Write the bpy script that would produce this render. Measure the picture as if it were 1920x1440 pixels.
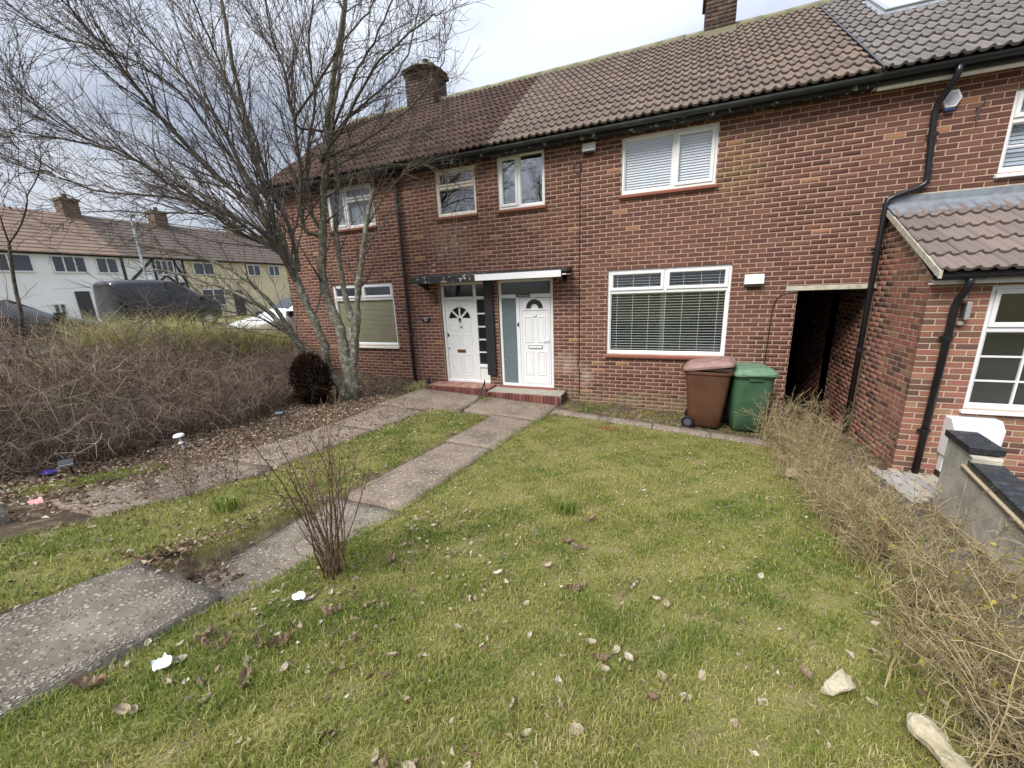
import bpy, bmesh, math, random
import numpy as np
from mathutils import Matrix, Vector
R_ = math.radians
for o in list(bpy.data.objects):
    bpy.data.objects.remove(o)
scene = bpy.context.scene
COL = scene.collection

# ------------------------------------------------------------------ camera
cam = bpy.data.cameras.new('camera')
cam.sensor_width = 36.0
cam.lens = 723.0 / 1920.0 * 36.0
cam.clip_start = 0.05
cam.clip_end = 2000
camo = bpy.data.objects.new('camera', cam)
COL.objects.link(camo)
_r = Vector((0.92967526, 0.36628185, -0.03926223))
_d = Vector((0.05203568, -0.23608574, -0.97033799))
_f = Vector((-0.36468645, 0.90005618, -0.2385428))
_m = Matrix((_r, -_d, -_f)).transposed().to_4x4()
_m.translation = (0, -7.4, 2.2)
camo.matrix_world = _m
scene.camera = camo
CAM = np.array((0, -7.4, 2.2))

# ------------------------------------------------------------------ sky, sun
SUN_EL, SUN_AZ = 48.0, 205.0       # azimuth clockwise from +Y
w = bpy.data.worlds.new('World')
scene.world = w
w.use_nodes = True
nt = w.node_tree
nt.nodes.clear()
N = nt.nodes.new
L = nt.links.new
out = N('ShaderNodeOutputWorld')
bg = N('ShaderNodeBackground')
bg.inputs['Strength'].default_value = 0.06
sky = N('ShaderNodeTexSky')
sky.sky_type = 'NISHITA'
sky.sun_disc = False
sky.sun_elevation = R_(SUN_EL)
sky.sun_rotation = R_(SUN_AZ)
sky.air_density = 1.2
sky.dust_density = 2.0
tc = N('ShaderNodeTexCoord')
# cloud deck: direction projected on a plane overhead
sep = N('ShaderNodeSeparateXYZ')
L(tc.outputs['Generated'], sep.inputs[0])
mx = N('ShaderNodeMath'); mx.operation = 'MAXIMUM'; mx.inputs[1].default_value = 0.0
L(sep.outputs['Z'], mx.inputs[0])
ad = N('ShaderNodeMath'); ad.operation = 'ADD'; ad.inputs[1].default_value = 0.22
L(mx.outputs[0], ad.inputs[0])
dv = N('ShaderNodeVectorMath'); dv.operation = 'DIVIDE'
cb = N('ShaderNodeCombineXYZ')
for i in range(3):
    L(ad.outputs[0], cb.inputs[i])
L(tc.outputs['Generated'], dv.inputs[0])
L(cb.outputs[0], dv.inputs[1])
n1 = N('ShaderNodeTexNoise'); n1.inputs['Scale'].default_value = 1.35
n1.inputs['Detail'].default_value = 7; n1.inputs['Roughness'].default_value = 0.52
n1.inputs['Distortion'].default_value = 0.35
L(dv.outputs[0], n1.inputs['Vector'])
cr = N('ShaderNodeValToRGB')           # cloud brightness (overcast deck)
e = cr.color_ramp.elements
e[0].position = 0.36; e[0].color = (2.05, 2.35, 3.0, 1)
e[1].position = 0.66; e[1].color = (3.75, 4.0, 4.45, 1)
k = e.new(0.49); k.color = (2.95, 3.25, 3.85, 1)
L(n1.outputs['Fac'], cr.inputs['Fac'])
# an overcast deck is about three times brighter overhead than at the horizon
zq = N('ShaderNodeMath'); zq.operation = 'POWER'; zq.inputs[1].default_value = 2.8
L(mx.outputs[0], zq.inputs[0])
zg = N('ShaderNodeMapRange'); zg.inputs['From Min'].default_value = 0.0; zg.inputs['From Max'].default_value = 1.0
zg.inputs['To Min'].default_value = 0.96; zg.inputs['To Max'].default_value = 4.0
L(zq.outputs[0], zg.inputs['Value'])
sc = N('ShaderNodeVectorMath'); sc.operation = 'SCALE'
L(cr.outputs['Color'], sc.inputs[0]); L(zg.outputs[0], sc.inputs['Scale'])
n2 = N('ShaderNodeTexNoise'); n2.inputs['Scale'].default_value = 0.9
n2.inputs['Detail'].default_value = 5
L(dv.outputs[0], n2.inputs['Vector'])
cr2 = N('ShaderNodeValToRGB')
cr2.color_ramp.elements[0].position = 0.30; cr2.color_ramp.elements[0].color = (0.72,) * 3 + (1,)
cr2.color_ramp.elements[1].position = 0.48; cr2.color_ramp.elements[1].color = (1, 1, 1, 1)
L(n2.outputs['Fac'], cr2.inputs['Fac'])
mix = N('ShaderNodeMix'); mix.data_type = 'RGBA'
L(cr2.outputs['Color'], mix.inputs['Factor'])
L(sky.outputs[0], mix.inputs[6]); L(sc.outputs[0], mix.inputs[7])
L(mix.outputs[2], bg.inputs['Color'])
L(bg.outputs[0], out.inputs[0])

sun = bpy.data.lights.new('sun', 'SUN')
sun.energy = 1.5
sun.angle = R_(25)
sun.color = (1.0, 0.96, 0.9)
so = bpy.data.objects.new('sun', sun)
COL.objects.link(so)
sd = Vector((math.sin(R_(SUN_AZ)) * math.cos(R_(SUN_EL)), math.cos(R_(SUN_AZ)) * math.cos(R_(SUN_EL)), math.sin(R_(SUN_EL))))
so.rotation_euler = sd.to_track_quat('Z', 'Y').to_euler()
so.location = (0, -10, 15)

vs = scene.view_settings
vs.view_transform = 'Standard'
vs.look = 'None'
vs.gamma = 1.0
vs.use_curve_mapping = False
vs.exposure = 1.75
scene.render.engine = 'CYCLES'
scene.cycles.max_bounces = 6
scene.cycles.transparent_max_bounces = 12

# ------------------------------------------------------------------ helpers
rng = np.random.default_rng(7)
rnd = random.Random(7)

class MB:
    """collects polygons; build() links them as one mesh object"""
    def __init__(s):
        s.V = []; s.F = []; s.T = []
    def add(s, vs, fs, t=0.5):
        b = len(s.V)
        s.V += [tuple(v) for v in vs]
        s.F += [tuple(i + b for i in f) for f in fs]
        s.T += [t] * len(fs)
        return s
    def box(s, x0, x1, y0, y1, z0, z1, t=0.5):
        v = [(x0,y0,z0),(x1,y0,z0),(x1,y1,z0),(x0,y1,z0),(x0,y0,z1),(x1,y0,z1),(x1,y1,z1),(x0,y1,z1)]
        return s.add(v, [(0,3,2,1),(4,5,6,7),(0,1,5,4),(1,2,6,5),(2,3,7,6),(3,0,4,7)], t)
    def hexa(s, v, t=0.5):
        return s.add(v, [(0,3,2,1),(4,5,6,7),(0,1,5,4),(1,2,6,5),(2,3,7,6),(3,0,4,7)], t)
    def tube(s, pts, rad, n=8, cap=True, t=0.5):
        P = np.array(pts, float)
        if np.isscalar(rad): rad = [rad] * len(P)
        T = np.gradient(P, axis=0); T /= np.linalg.norm(T, axis=1)[:, None] + 1e-9
        ref = np.array((0, 0, 1.0)) if abs(T[0][2]) < 0.9 else np.array((1.0, 0, 0))
        vs = []
        u = np.cross(ref, T[0]); u /= np.linalg.norm(u)
        for p, tt, r in zip(P, T, rad):
            u = u - tt * np.dot(u, tt); u /= np.linalg.norm(u) + 1e-9
            v = np.cross(tt, u)
            for k in range(n):
                a = 2 * math.pi * k / n
                vs.append(p + r * (math.cos(a) * u + math.sin(a) * v))
        fs = []
        for i in range(len(P) - 1):
            for k in range(n):
                a = i * n + k; b = i * n + (k + 1) % n
                fs.append((a, b, b + n, a + n))
        if cap:
            fs.append(tuple(range(n))[::-1]); fs.append(tuple((len(P) - 1) * n + k for k in range(n)))
        return s.add(vs, fs, t)
    def cyl(s, c, ax, r, h, n=16, t=0.5):
        c = np.array(c, float); ax = np.array(ax, float); ax /= np.linalg.norm(ax)
        return s.tube([c - ax * h / 2, c + ax * h / 2], r, n, True, t)
    def prism(s, pts, y0, y1, t=0.5):
        """polygon in the xz plane pushed from y0 to y1"""
        n = len(pts)
        vs = [(x, y0, z) for x, z in pts] + [(x, y1, z) for x, z in pts]
        fs = [tuple(range(n)), tuple(range(2 * n - 1, n - 1, -1))]
        fs += [(i, i + n, (i + 1) % n + n, (i + 1) % n) for i in range(n)]
        return s.add(vs, fs, t)
    def ring(s, x0, x1, z0, z1, w, y0, y1, ch=0.012, t=0.5):
        """mitred picture-frame with a chamfered inner edge, front face at y0"""
        def rc(d, y): return [(x0+d,y,z0+d),(x1-d,y,z0+d),(x1-d,y,z1-d),(x0+d,y,z1-d)]
        vs = rc(0, y1) + rc(0, y0 + .003) + rc(.003, y0) + rc(w - ch, y0) + rc(w, y0 + ch) + rc(w, y1)
        fs = []
        for a in range(5):
            for k in range(4):
                i = a * 4 + k; j = a * 4 + (k + 1) % 4
                fs.append((i, j, j + 4, i + 4))
        return s.add(vs, fs, t)
    def xf(s, m):
        s.V = [tuple(m @ Vector(v)) for v in s.V]; return s
    def mesh(s, name):
        me = bpy.data.meshes.new(name)
        me.from_pydata(s.V, [], s.F)
        a = me.attributes.new('tint', 'FLOAT', 'FACE')
        a.data.foreach_set('value', np.array(s.T, 'f'))
        return me
    def build(s, name, mat, parent=None, bev=0, smooth=False):
        return link(name, s.mesh(name), mat, parent, bev, smooth)

def link(name, me, mat, parent=None, bev=0, smooth=False):
    if mat is not None:
        me.materials.clear(); me.materials.append(mat)
    if smooth:
        me.polygons.foreach_set('use_smooth', [True] * len(me.polygons))
    o = bpy.data.objects.new(name, me)
    COL.objects.link(o)
    if bev:
        b = o.modifiers.new('bevel', 'BEVEL'); b.width = bev; b.segments = 2
        b.limit_method = 'ANGLE'; b.angle_limit = R_(40); b.harden_normals = False
    if parent is not None:
        o.parent = parent
        if parent.type == 'EMPTY':
            o.matrix_parent_inverse = Matrix.Translation(parent.location) .inverted() if parent.rotation_euler.z == 0 else (Matrix.Translation(parent.location) @ parent.rotation_euler.to_matrix().to_4x4()).inverted()
    return o

def tag(o, label=None, cat=None, group=None, kind=None):
    if label: o['label'] = label
    if cat: o['category'] = cat
    if group: o['group'] = group
    if kind: o['kind'] = kind
    return o

def thing(name, loc, label, cat, group=None):
    o = bpy.data.objects.new(name, None)
    o.empty_display_size = 0.1
    COL.objects.link(o)
    o.location = loc
    return tag(o, label, cat, group)

def npmesh(name, V, F, tint=None, smooth=False):
    V = np.asarray(V, 'f'); F = np.asarray(F, 'i')
    me = bpy.data.meshes.new(name)
    me.vertices.add(len(V)); me.vertices.foreach_set('co', V.ravel())
    k = F.shape[1]
    me.loops.add(F.size); me.loops.foreach_set('vertex_index', F.ravel())
    me.polygons.add(len(F)); me.polygons.foreach_set('loop_start', np.arange(0, F.size, k, dtype='i'))
    if smooth:
        me.polygons.foreach_set('use_smooth', np.ones(len(F), bool))
    me.update(calc_edges=True)
    if tint is not None:
        a = me.attributes.new('tint', 'FLOAT', 'FACE')
        a.data.foreach_set('value', np.asarray(tint, 'f'))
    return me

def tubes(polys, n=3):
    """many thin tubes at once: polys = [(points, radii, tint)], returns V, F, T"""
    groups = {}
    for p, r, t in polys:
        groups.setdefault(len(p), []).append((p, r, t))
    Vs, Fs, Ts, base = [], [], [], 0
    for P, g in groups.items():
        pts = np.array([a[0] for a in g], float); rad = np.array([a[1] for a in g], float)
        tt = np.array([a[2] for a in g], float)
        T = np.gradient(pts, axis=1); T /= np.linalg.norm(T, axis=2)[..., None] + 1e-9
        ref = np.array((0.37, 0.61, 0.70))
        u = np.cross(T, ref); u /= np.linalg.norm(u, axis=2)[..., None] + 1e-9
        v = np.cross(T, u)
        a = 2 * np.pi * np.arange(n) / n
        ring = pts[:, :, None] + rad[:, :, None, None] * (np.cos(a)[None, None, :, None] * u[:, :, None] + np.sin(a)[None, None, :, None] * v[:, :, None])
        Vs.append(ring.reshape(-1, 3))
        i = np.arange(P - 1)[:, None] * n; k = np.arange(n)[None]
        q = np.stack([i + k, i + (k + 1) % n, i + n + (k + 1) % n, i + n + k], -1).reshape(-1, 4)
        f = (q[None] + (np.arange(len(g)) * P * n)[:, None, None]).reshape(-1, 4) + base
        Fs.append(f); Ts.append(np.repeat(tt, len(q))); base += len(g) * P * n
    return np.concatenate(Vs), np.concatenate(Fs), np.concatenate(Ts)

def tube_obj(name, polys, mat, parent=None, n=3, smooth=True):
    V, F, T = tubes(polys, n)
    return link(name, npmesh(name, V, F, T, smooth), mat, parent)

def curve(p, d, Ln, nseg, up=0.0, wob=0.15, g=rng):
    """a wandering line from p along d"""
    d = np.array(d, float); d /= np.linalg.norm(d)
    pts = [np.array(p, float)]
    for i in range(nseg):
        d = d + g.normal(0, wob, 3) + np.array((0, 0, up))
        d /= np.linalg.norm(d)
        pts.append(pts[-1] + d * Ln / nseg)
    return np.array(pts)

def taper(r0, r1, n):
    return np.linspace(r0, r1, n)

def smooth_poly(pts, k=3):
    P = np.array(pts, float)
    out = []
    for i in range(len(P) - 1):
        p0 = P[max(i - 1, 0)]; p1 = P[i]; p2 = P[i + 1]; p3 = P[min(i + 2, len(P) - 1)]
        for j in range(k):
            t = j / k
            out.append(0.5 * ((2 * p1) + (-p0 + p2) * t + (2 * p0 - 5 * p1 + 4 * p2 - p3) * t * t + (-p0 + 3 * p1 - 3 * p2 + p3) * t ** 3))
    out.append(P[-1])
    return np.array(out)

def text(body, size, loc, mat, parent, name='lettering', shear=0, rx=90, align='CENTER'):
    cu = bpy.data.curves.new('lettering', 'FONT')
    cu.body = body; cu.size = size; cu.align_x = align; cu.align_y = 'CENTER'; cu.extrude = 0.001; cu.shear = shear
    o = bpy.data.objects.new('lettering_curve', cu)
    COL.objects.link(o)
    o.rotation_euler = (R_(rx), 0, 0); o.location = loc
    bpy.context.view_layer.update()
    me = bpy.data.meshes.new_from_object(o.evaluated_get(bpy.context.evaluated_depsgraph_get()))
    me.transform(o.matrix_world)
    bpy.data.objects.remove(o)
    return link(name, me, mat, parent)

# ------------------------------------------------------------------ materials
def mat(name, col=(.5,.5,.5), rough=.6, col2=None, ns=12, nlo=.4, nhi=.65, ramp=None, bump=0, bs=60, spec=.4, metal=0, transl=0, var=0, ndet=6, rough2=None):
    m = bpy.data.materials.new(name); m.use_nodes = True
    nt = m.node_tree; b = nt.nodes['Principled BSDF']
    N = nt.nodes.new; L = nt.links.new
    b.inputs['Roughness'].default_value = rough
    b.inputs['Specular IOR Level'].default_value = spec
    b.inputs['Metallic'].default_value = metal
    geo = N('ShaderNodeNewGeometry')
    if ramp:
        at = N('ShaderNodeAttribute'); at.attribute_name = 'tint'
        r = N('ShaderNodeValToRGB'); el = r.color_ramp.elements
        el[0].position = ramp[0][0]; el[0].color = (*ramp[0][1], 1)
        el[1].position = ramp[-1][0]; el[1].color = (*ramp[-1][1], 1)
        for p, c in ramp[1:-1]:
            q = el.new(p); q.color = (*c, 1)
        L(at.outputs['Fac'], r.inputs['Fac']); src = r.outputs['Color']
    else:
        rg = N('ShaderNodeRGB'); rg.outputs[0].default_value = (*col, 1); src = rg.outputs[0]
    if col2 is not None:
        no = N('ShaderNodeTexNoise'); no.inputs['Scale'].default_value = ns; no.inputs['Detail'].default_value = ndet
        no.inputs['Roughness'].default_value = .6
        L(geo.outputs['Position'], no.inputs['Vector'])
        mr = N('ShaderNodeMapRange'); mr.inputs['From Min'].default_value = nlo; mr.inputs['From Max'].default_value = nhi
        L(no.outputs['Fac'], mr.inputs['Value'])
        mi = N('ShaderNodeMix'); mi.data_type = 'RGBA'; mi.inputs[7].default_value = (*col2, 1)
        L(mr.outputs[0], mi.inputs['Factor']); L(src, mi.inputs[6]); src = mi.outputs[2]
        if rough2 is not None:
            rr = N('ShaderNodeMapRange'); rr.inputs['To Min'].default_value = rough; rr.inputs['To Max'].default_value = rough2
            L(mr.outputs[0], rr.inputs['Value']); L(rr.outputs[0], b.inputs['Roughness'])
    if var:
        nv = N('ShaderNodeTexNoise'); nv.inputs['Scale'].default_value = 90; nv.inputs['Detail'].default_value = 4
        L(geo.outputs['Position'], nv.inputs['Vector'])
        mv = N('ShaderNodeMapRange'); mv.inputs['From Min'].default_value = .3; mv.inputs['From Max'].default_value = .7
        mv.inputs['To Min'].default_value = 1 - var; mv.inputs['To Max'].default_value = 1 + var
        L(nv.outputs['Fac'], mv.inputs['Value'])
        ms = N('ShaderNodeVectorMath'); ms.operation = 'SCALE'; L(src, ms.inputs[0]); L(mv.outputs[0], ms.inputs['Scale']); src = ms.outputs[0]
    L(src, b.inputs['Base Color'])
    if bump:
        nb = N('ShaderNodeTexNoise'); nb.inputs['Scale'].default_value = bs; nb.inputs['Detail'].default_value = 6
        L(geo.outputs['Position'], nb.inputs['Vector'])
        bu = N('ShaderNodeBump'); bu.inputs['Strength'].default_value = bump; bu.inputs['Distance'].default_value = .01
        L(nb.outputs['Fac'], bu.inputs['Height']); L(bu.outputs[0], b.inputs['Normal'])
    if transl:
        tr = N('ShaderNodeBsdfTranslucent'); L(src, tr.inputs['Color'])
        mxs = N('ShaderNodeMixShader'); mxs.inputs[0].default_value = transl
        L(b.outputs[0], mxs.inputs[1]); L(tr.outputs[0], mxs.inputs[2])
        L(mxs.outputs[0], nt.nodes['Material Output'].inputs[0])
    m['src'] = 1
    return m

def stain(m, centre, scale, col, strength, ns=6, lo=.38, hi=.6):
    """a stain with its own place and shape on the surface"""
    nt = m.node_tree; N = nt.nodes.new; L = nt.links.new
    b = nt.nodes['Principled BSDF']; src = b.inputs['Base Color'].links[0].from_socket
    geo = N('ShaderNodeNewGeometry')
    su = N('ShaderNodeVectorMath'); su.operation = 'SUBTRACT'; su.inputs[1].default_value = centre
    L(geo.outputs['Position'], su.inputs[0])
    dv = N('ShaderNodeVectorMath'); dv.operation = 'DIVIDE'; dv.inputs[1].default_value = scale
    L(su.outputs[0], dv.inputs[0])
    ln = N('ShaderNodeVectorMath'); ln.operation = 'LENGTH'; L(dv.outputs[0], ln.inputs[0])
    a = N('ShaderNodeMapRange'); a.inputs['From Min'].default_value = .3; a.inputs['From Max'].default_value = 1.0
    a.inputs['To Min'].default_value = 1; a.inputs['To Max'].default_value = 0
    L(ln.outputs['Value'], a.inputs['Value'])
    no = N('ShaderNodeTexNoise'); no.inputs['Scale'].default_value = ns; no.inputs['Detail'].default_value = 5
    L(geo.outputs['Position'], no.inputs['Vector'])
    r = N('ShaderNodeMapRange'); r.inputs['From Min'].default_value = lo; r.inputs['From Max'].default_value = hi
    r.inputs['To Max'].default_value = strength
    L(no.outputs['Fac'], r.inputs['Value'])
    mu = N('ShaderNodeMath'); mu.operation = 'MULTIPLY'; L(a.outputs[0], mu.inputs[0]); L(r.outputs[0], mu.inputs[1])
    mi = N('ShaderNodeMix'); mi.data_type = 'RGBA'; mi.inputs[7].default_value = (*col, 1)
    L(mu.outputs[0], mi.inputs['Factor']); L(src, mi.inputs[6]); L(mi.outputs[2], b.inputs['Base Color'])

def glass(name, tintc=(.9,.95,.95), base=.12, rough=.0):
    m = bpy.data.materials.new(name); m.use_nodes = True
    nt = m.node_tree; nt.nodes.clear(); N = nt.nodes.new; L = nt.links.new
    o = N('ShaderNodeOutputMaterial'); t = N('ShaderNodeBsdfTransparent'); t.inputs[0].default_value = (*tintc, 1)
    g = N('ShaderNodeBsdfGlossy'); g.inputs['Roughness'].default_value = rough
    lw = N('ShaderNodeLayerWeight'); lw.inputs[0].default_value = .5
    fr = N('ShaderNodeMath'); fr.operation = 'POWER'; fr.inputs[1].default_value = 5.0; L(lw.outputs['Facing'], fr.inputs[0])
    ma = N('ShaderNodeMath'); ma.operation = 'MULTIPLY_ADD'; ma.inputs[1].default_value = 1 - base; ma.inputs[2].default_value = base
    no = N('ShaderNodeTexNoise'); no.inputs['Scale'].default_value = 2.5
    geo = N('ShaderNodeNewGeometry'); L(geo.outputs['Position'], no.inputs['Vector'])
    bu = N('ShaderNodeBump'); bu.inputs['Strength'].default_value = .05; bu.inputs['Distance'].default_value = .02
    L(no.outputs['Fac'], bu.inputs['Height']); L(bu.outputs[0], g.inputs['Normal'])
    L(fr.outputs[0], ma.inputs[0])
    mx = N('ShaderNodeMixShader'); L(ma.outputs[0], mx.inputs[0]); L(t.outputs[0], mx.inputs[1]); L(g.outputs[0], mx.inputs[2])
    L(mx.outputs[0], o.inputs[0])
    return m

BR = [(0, (.095,.045,.037)), (.2, (.112,.052,.041)), (.5, (.130,.059,.046)), (.75, (.148,.069,.052)), (.9, (.168,.081,.06)), (.96, (.195,.096,.067)), (1, (.28,.14,.08))]
m_brick = mat('brick', ramp=BR, rough=.88, var=.28, bump=.5, bs=140, spec=.2)
stain(m_brick, (-1.85, 0, .72), (.36, 1, .30), (.36,.27,.22), .75, 4, .25, .6)
stain(m_brick, (-1.45, 0, .48), (.22, 1, .30), (.40,.34,.29), .6, 5, .3, .6)
stain(m_brick, (-4.3, 0, 3.2), (.55, 1, .5), (.34,.29,.22), .45, 9)
stain(m_brick, (.9, 0, 3.9), (.5, 1, .8), (.26,.20,.07), .4, 9)
stain(m_brick, (-1.5, 0, 0), (6, 1, .28), (.25,.21,.13), .6, 5)
BR2 = [(0, (.10,.055,.045)), (.2, (.16,.085,.06)), (.4, (.22,.10,.07)), (.6, (.27,.115,.08)), (.8, (.30,.13,.095)), (1, (.28,.17,.10))]
m_brick2 = mat('extension_brick', ramp=BR2, rough=.85, var=.22, bump=.4, bs=140, spec=.2)
m_mortar = mat('mortar', (.47,.33,.25), .95, col2=(.38,.27,.18), ns=5, bump=.6, bs=200, spec=.1)
stain(m_mortar, (-1.5, 0, 0), (7, 1, .35), (.20,.19,.10), .7, 5)
m_mortar2 = mat('extension_mortar', (.46,.38,.29), .95, bump=.5, bs=200, spec=.1)
m_redbrick = mat('step_brick', ramp=[(0,(.10,.034,.028)),(.6,(.15,.048,.038)),(1,(.20,.075,.055))], rough=.8, var=.25, bump=.4)
m_redpaint = mat('red_painted_step', (.22,.085,.062), .75, col2=(.35,.22,.17), ns=7, bump=.3)
m_sill = mat('red_sill', (.22,.065,.042), .7, col2=(.20,.07,.05), ns=9, bump=.2)
m_conc = mat('concrete', (.30,.275,.225), .9, col2=(.24,.23,.18), ns=6, bump=.4, bs=120)
m_lintel = mat('lintel_concrete', (.47,.44,.35), .9, col2=(.33,.31,.24), ns=14, bump=.3)
m_render = mat('cement_render', (.46,.42,.34), .92, col2=(.30,.28,.225), ns=3.2, nlo=.42, nhi=.62, bump=.5, bs=40)
m_upvc = mat('white_upvc', (.70,.70,.70), .35, col2=(.64,.64,.625), ns=3, nlo=.5, nhi=.8)
m_wood = mat('white_painted_wood', (.66,.66,.64), .55, col2=(.48,.42,.34), ns=11, nlo=.60, nhi=.72, bump=.15)
m_cream = mat('cream_painted_wood', (.70,.66,.57), .6, col2=(.50,.42,.33), ns=16, nlo=.55, nhi=.7, bump=.15)
m_black = mat('black_paint', (.018,.018,.02), .45, col2=(.05,.048,.045), ns=18, nlo=.55, nhi=.7, bump=.2)
m_peel = mat('peeling_paint', (.02,.02,.022), .6, col2=(.42,.38,.32), ns=13, nlo=.60, nhi=.615, bump=.4, bs=30)
m_gutter = mat('gutter_plastic', (.028,.034,.034), .4, col2=(.055,.065,.055), ns=5, bump=.05)
m_pipe = mat('black_pipe', (.014,.014,.016), .3)
m_oldpipe = mat('old_iron_pipe', (.028,.027,.03), .55, col2=(.05,.05,.05), ns=22, bump=.2)
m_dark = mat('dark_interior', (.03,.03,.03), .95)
m_room = mat('room_plaster', (.16,.15,.14), .95)
m_glass = glass('window_glass')
m_glassb = glass('bedroom_glass', (.92,.95,.98), .14)
m_mirror = glass('reflecting_glass', (.55,.58,.6), .40)
m_frost = mat('frosted_glass', (.13,.17,.18), .12, col2=(.10,.13,.14), ns=30, spec=.8, bump=.06, bs=90)
m_obsc = mat('patterned_glass', (.23,.26,.28), .10, col2=(.14,.16,.18), ns=9, nlo=.35, nhi=.65, spec=.9, bump=.12, bs=50)
m_dpane = mat('dark_glass', (.012,.014,.014), .06, spec=.7)
m_blind = mat('white_blind', (.86,.87,.88), .6, transl=.25)
m_tan = mat('tan_blind', (.33,.275,.175), .7, col2=(.29,.24,.15), ns=3)
m_cord = mat('blind_cord', (.7,.7,.68), .7)
m_letter = mat('white_lettering', (.75,.75,.75), .5)
m_sign = mat('black_sign', (.02,.02,.022), .3)
m_brass = mat('aged_brass', (.20,.10,.06), .4, metal=.6)
m_lead = mat('lead_flashing', (.22,.24,.27), .5, col2=(.15,.16,.18), ns=7, bump=.2, bs=20, metal=.15)
m_tileL = mat('roof_tile_dark', ramp=[(0,(.055,.034,.029)),(.5,(.072,.044,.037)),(1,(.092,.056,.046))], rough=.92, col2=(.13,.11,.085), ns=26, nlo=.56, nhi=.70, var=.35, bump=.5, bs=80, spec=.15)
m_tileM = mat('roof_tile_brown', ramp=[(0,(.128,.102,.087)),(.5,(.15,.116,.096)),(1,(.178,.134,.106))], rough=.92, col2=(.30,.27,.20), ns=30, nlo=.60, nhi=.74, var=.3, bump=.5, bs=80, spec=.15)
m_tileR = mat('roof_tile_grey', ramp=[(0,(.125,.112,.107)),(.5,(.145,.13,.122)),(1,(.165,.145,.135))], rough=.85, var=.18, bump=.3, bs=80, spec=.25)
m_tileE = mat('porch_tile', ramp=[(0,(.14,.11,.10)),(.5,(.16,.125,.112)),(1,(.185,.145,.127))], rough=.8, var=.15, bump=.25, bs=80, spec=.25)
m_deck = mat('roof_felt', (.03,.027,.025), .95)
m_ridge = mat('ridge_tile', (.22,.19,.14), .95, col2=(.16,.17,.09), ns=9, nlo=.4, nhi=.6, bump=.6, bs=60)
m_soot = mat('chimney_brick', ramp=[(0,(.045,.030,.026)),(.6,(.085,.05,.04)),(1,(.12,.07,.05))], rough=.95, col2=(.14,.12,.09), ns=9, nlo=.52, nhi=.7, var=.3, bump=.6)
m_moss = mat('mossy_cap', (.09,.09,.05), .95, col2=(.16,.14,.08), ns=10, bump=.8, bs=40)
m_bark = mat('bark', (.135,.125,.092), .95, col2=(.30,.30,.24), ns=15, nlo=.5, nhi=.62, bump=.9, bs=60, spec=.1)
m_twig = mat('twig', ramp=[(0,(.075,.06,.054)),(.6,(.135,.11,.096)),(1,(.20,.165,.14))], rough=.9, spec=.1)
m_limb = mat('limb', (.10,.088,.065), .95, col2=(.19,.185,.145), ns=14, nlo=.48, nhi=.62, bump=.6, bs=60, spec=.1)
m_bramble = mat('bramble', ramp=[(0,(.09,.058,.046)),(.35,(.19,.135,.103)),(.65,(.27,.21,.16)),(.9,(.38,.32,.25)),(1,(.52,.46,.38))], rough=.9, spec=.1)
m_litter = mat('dead_leaf', ramp=[(0,(.07,.042,.026)),(.35,(.15,.092,.056)),(.6,(.23,.16,.105)),(.85,(.36,.29,.21)),(1,(.52,.46,.38))], rough=.85, spec=.2, transl=.15, var=.2)
m_straw = mat('straw_twig', ramp=[(0,(.12,.088,.048)),(.4,(.235,.178,.092)),(.8,(.36,.285,.155)),(1,(.46,.385,.24))], rough=.9, spec=.1)
m_yleaf = mat('privet_leaf', ramp=[(0,(.10,.13,.03)),(.5,(.22,.22,.05)),(1,(.42,.36,.06))], rough=.6, spec=.3, transl=.3)
m_grass = mat('grass_blade', ramp=[(0,(.075,.13,.018)),(.22,(.135,.19,.026)),(.5,(.235,.245,.055)),(.72,(.34,.315,.095)),(.88,(.43,.37,.14)),(1,(.55,.47,.28))], rough=.6, spec=.25, transl=.35)
m_tall = mat('tall_grass', ramp=[(0,(.16,.17,.05)),(.5,(.32,.30,.11)),(1,(.50,.43,.22))], rough=.7, spec=.2, transl=.3)
m_conifer = mat('dead_conifer', ramp=[(0,(.018,.010,.008)),(.7,(.05,.028,.018)),(1,(.09,.055,.035))], rough=.95, spec=.1)
m_evleaf = mat('evergreen_leaf', ramp=[(0,(.03,.05,.015)),(.6,(.08,.12,.03)),(1,(.20,.24,.07))], rough=.5, spec=.4, transl=.2)

# ------------------------------------------------------------------ ground
PY = [-60,-12,-9,-8,-7.1,-6.5,-6,-5.03,-3.85,-2.55,-1.28,-.5,0,60]
PZ = [.98,.92,.90,.88,.84,.73,.60,.41,.27,.13,0,0,0,0]
def sst(t):
    t = np.clip(t, 0, 1); return t * t * (3 - 2 * t)
def gz(x, y):
    x = np.asarray(x, float); y = np.asarray(y, float)
    wv = np.clip((y + 5.2) / 3.7, 0, 1)
    z = np.interp(y, PY, PZ) - 0.06 * (np.clip(x, -9, 6) + 2) * wv
    zn = -.29 + .06 * np.clip(-y - 1.3, 0, 20)           # the neighbour's lower side
    z = z + (np.minimum(z, zn) - z) * sst((x - 1.45) / .7) * (y > -20)
    z = z + (1.0 - z) * sst((-x - 9) / 6)                  # bank up to the road
    return z
MPX = (-2.78, -2.02)      # front path, to the right-hand door
LPX = (-4.86, -3.94)      # path to the left-hand door
def slabz(x, y):           # path surface
    x = np.asarray(x, float); y = np.asarray(y, float)
    z = gz(x, y) + .012
    m = (x > MPX[0] - .05) & (x < MPX[1] + .05)
    zz = np.where(y < -6.38, .748 + .15 * (-6.42 - y), np.interp(y, [-6.4, -5.03], [.50, .395]))
    return np.where(m & (y < -5.03), zz, z)

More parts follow.
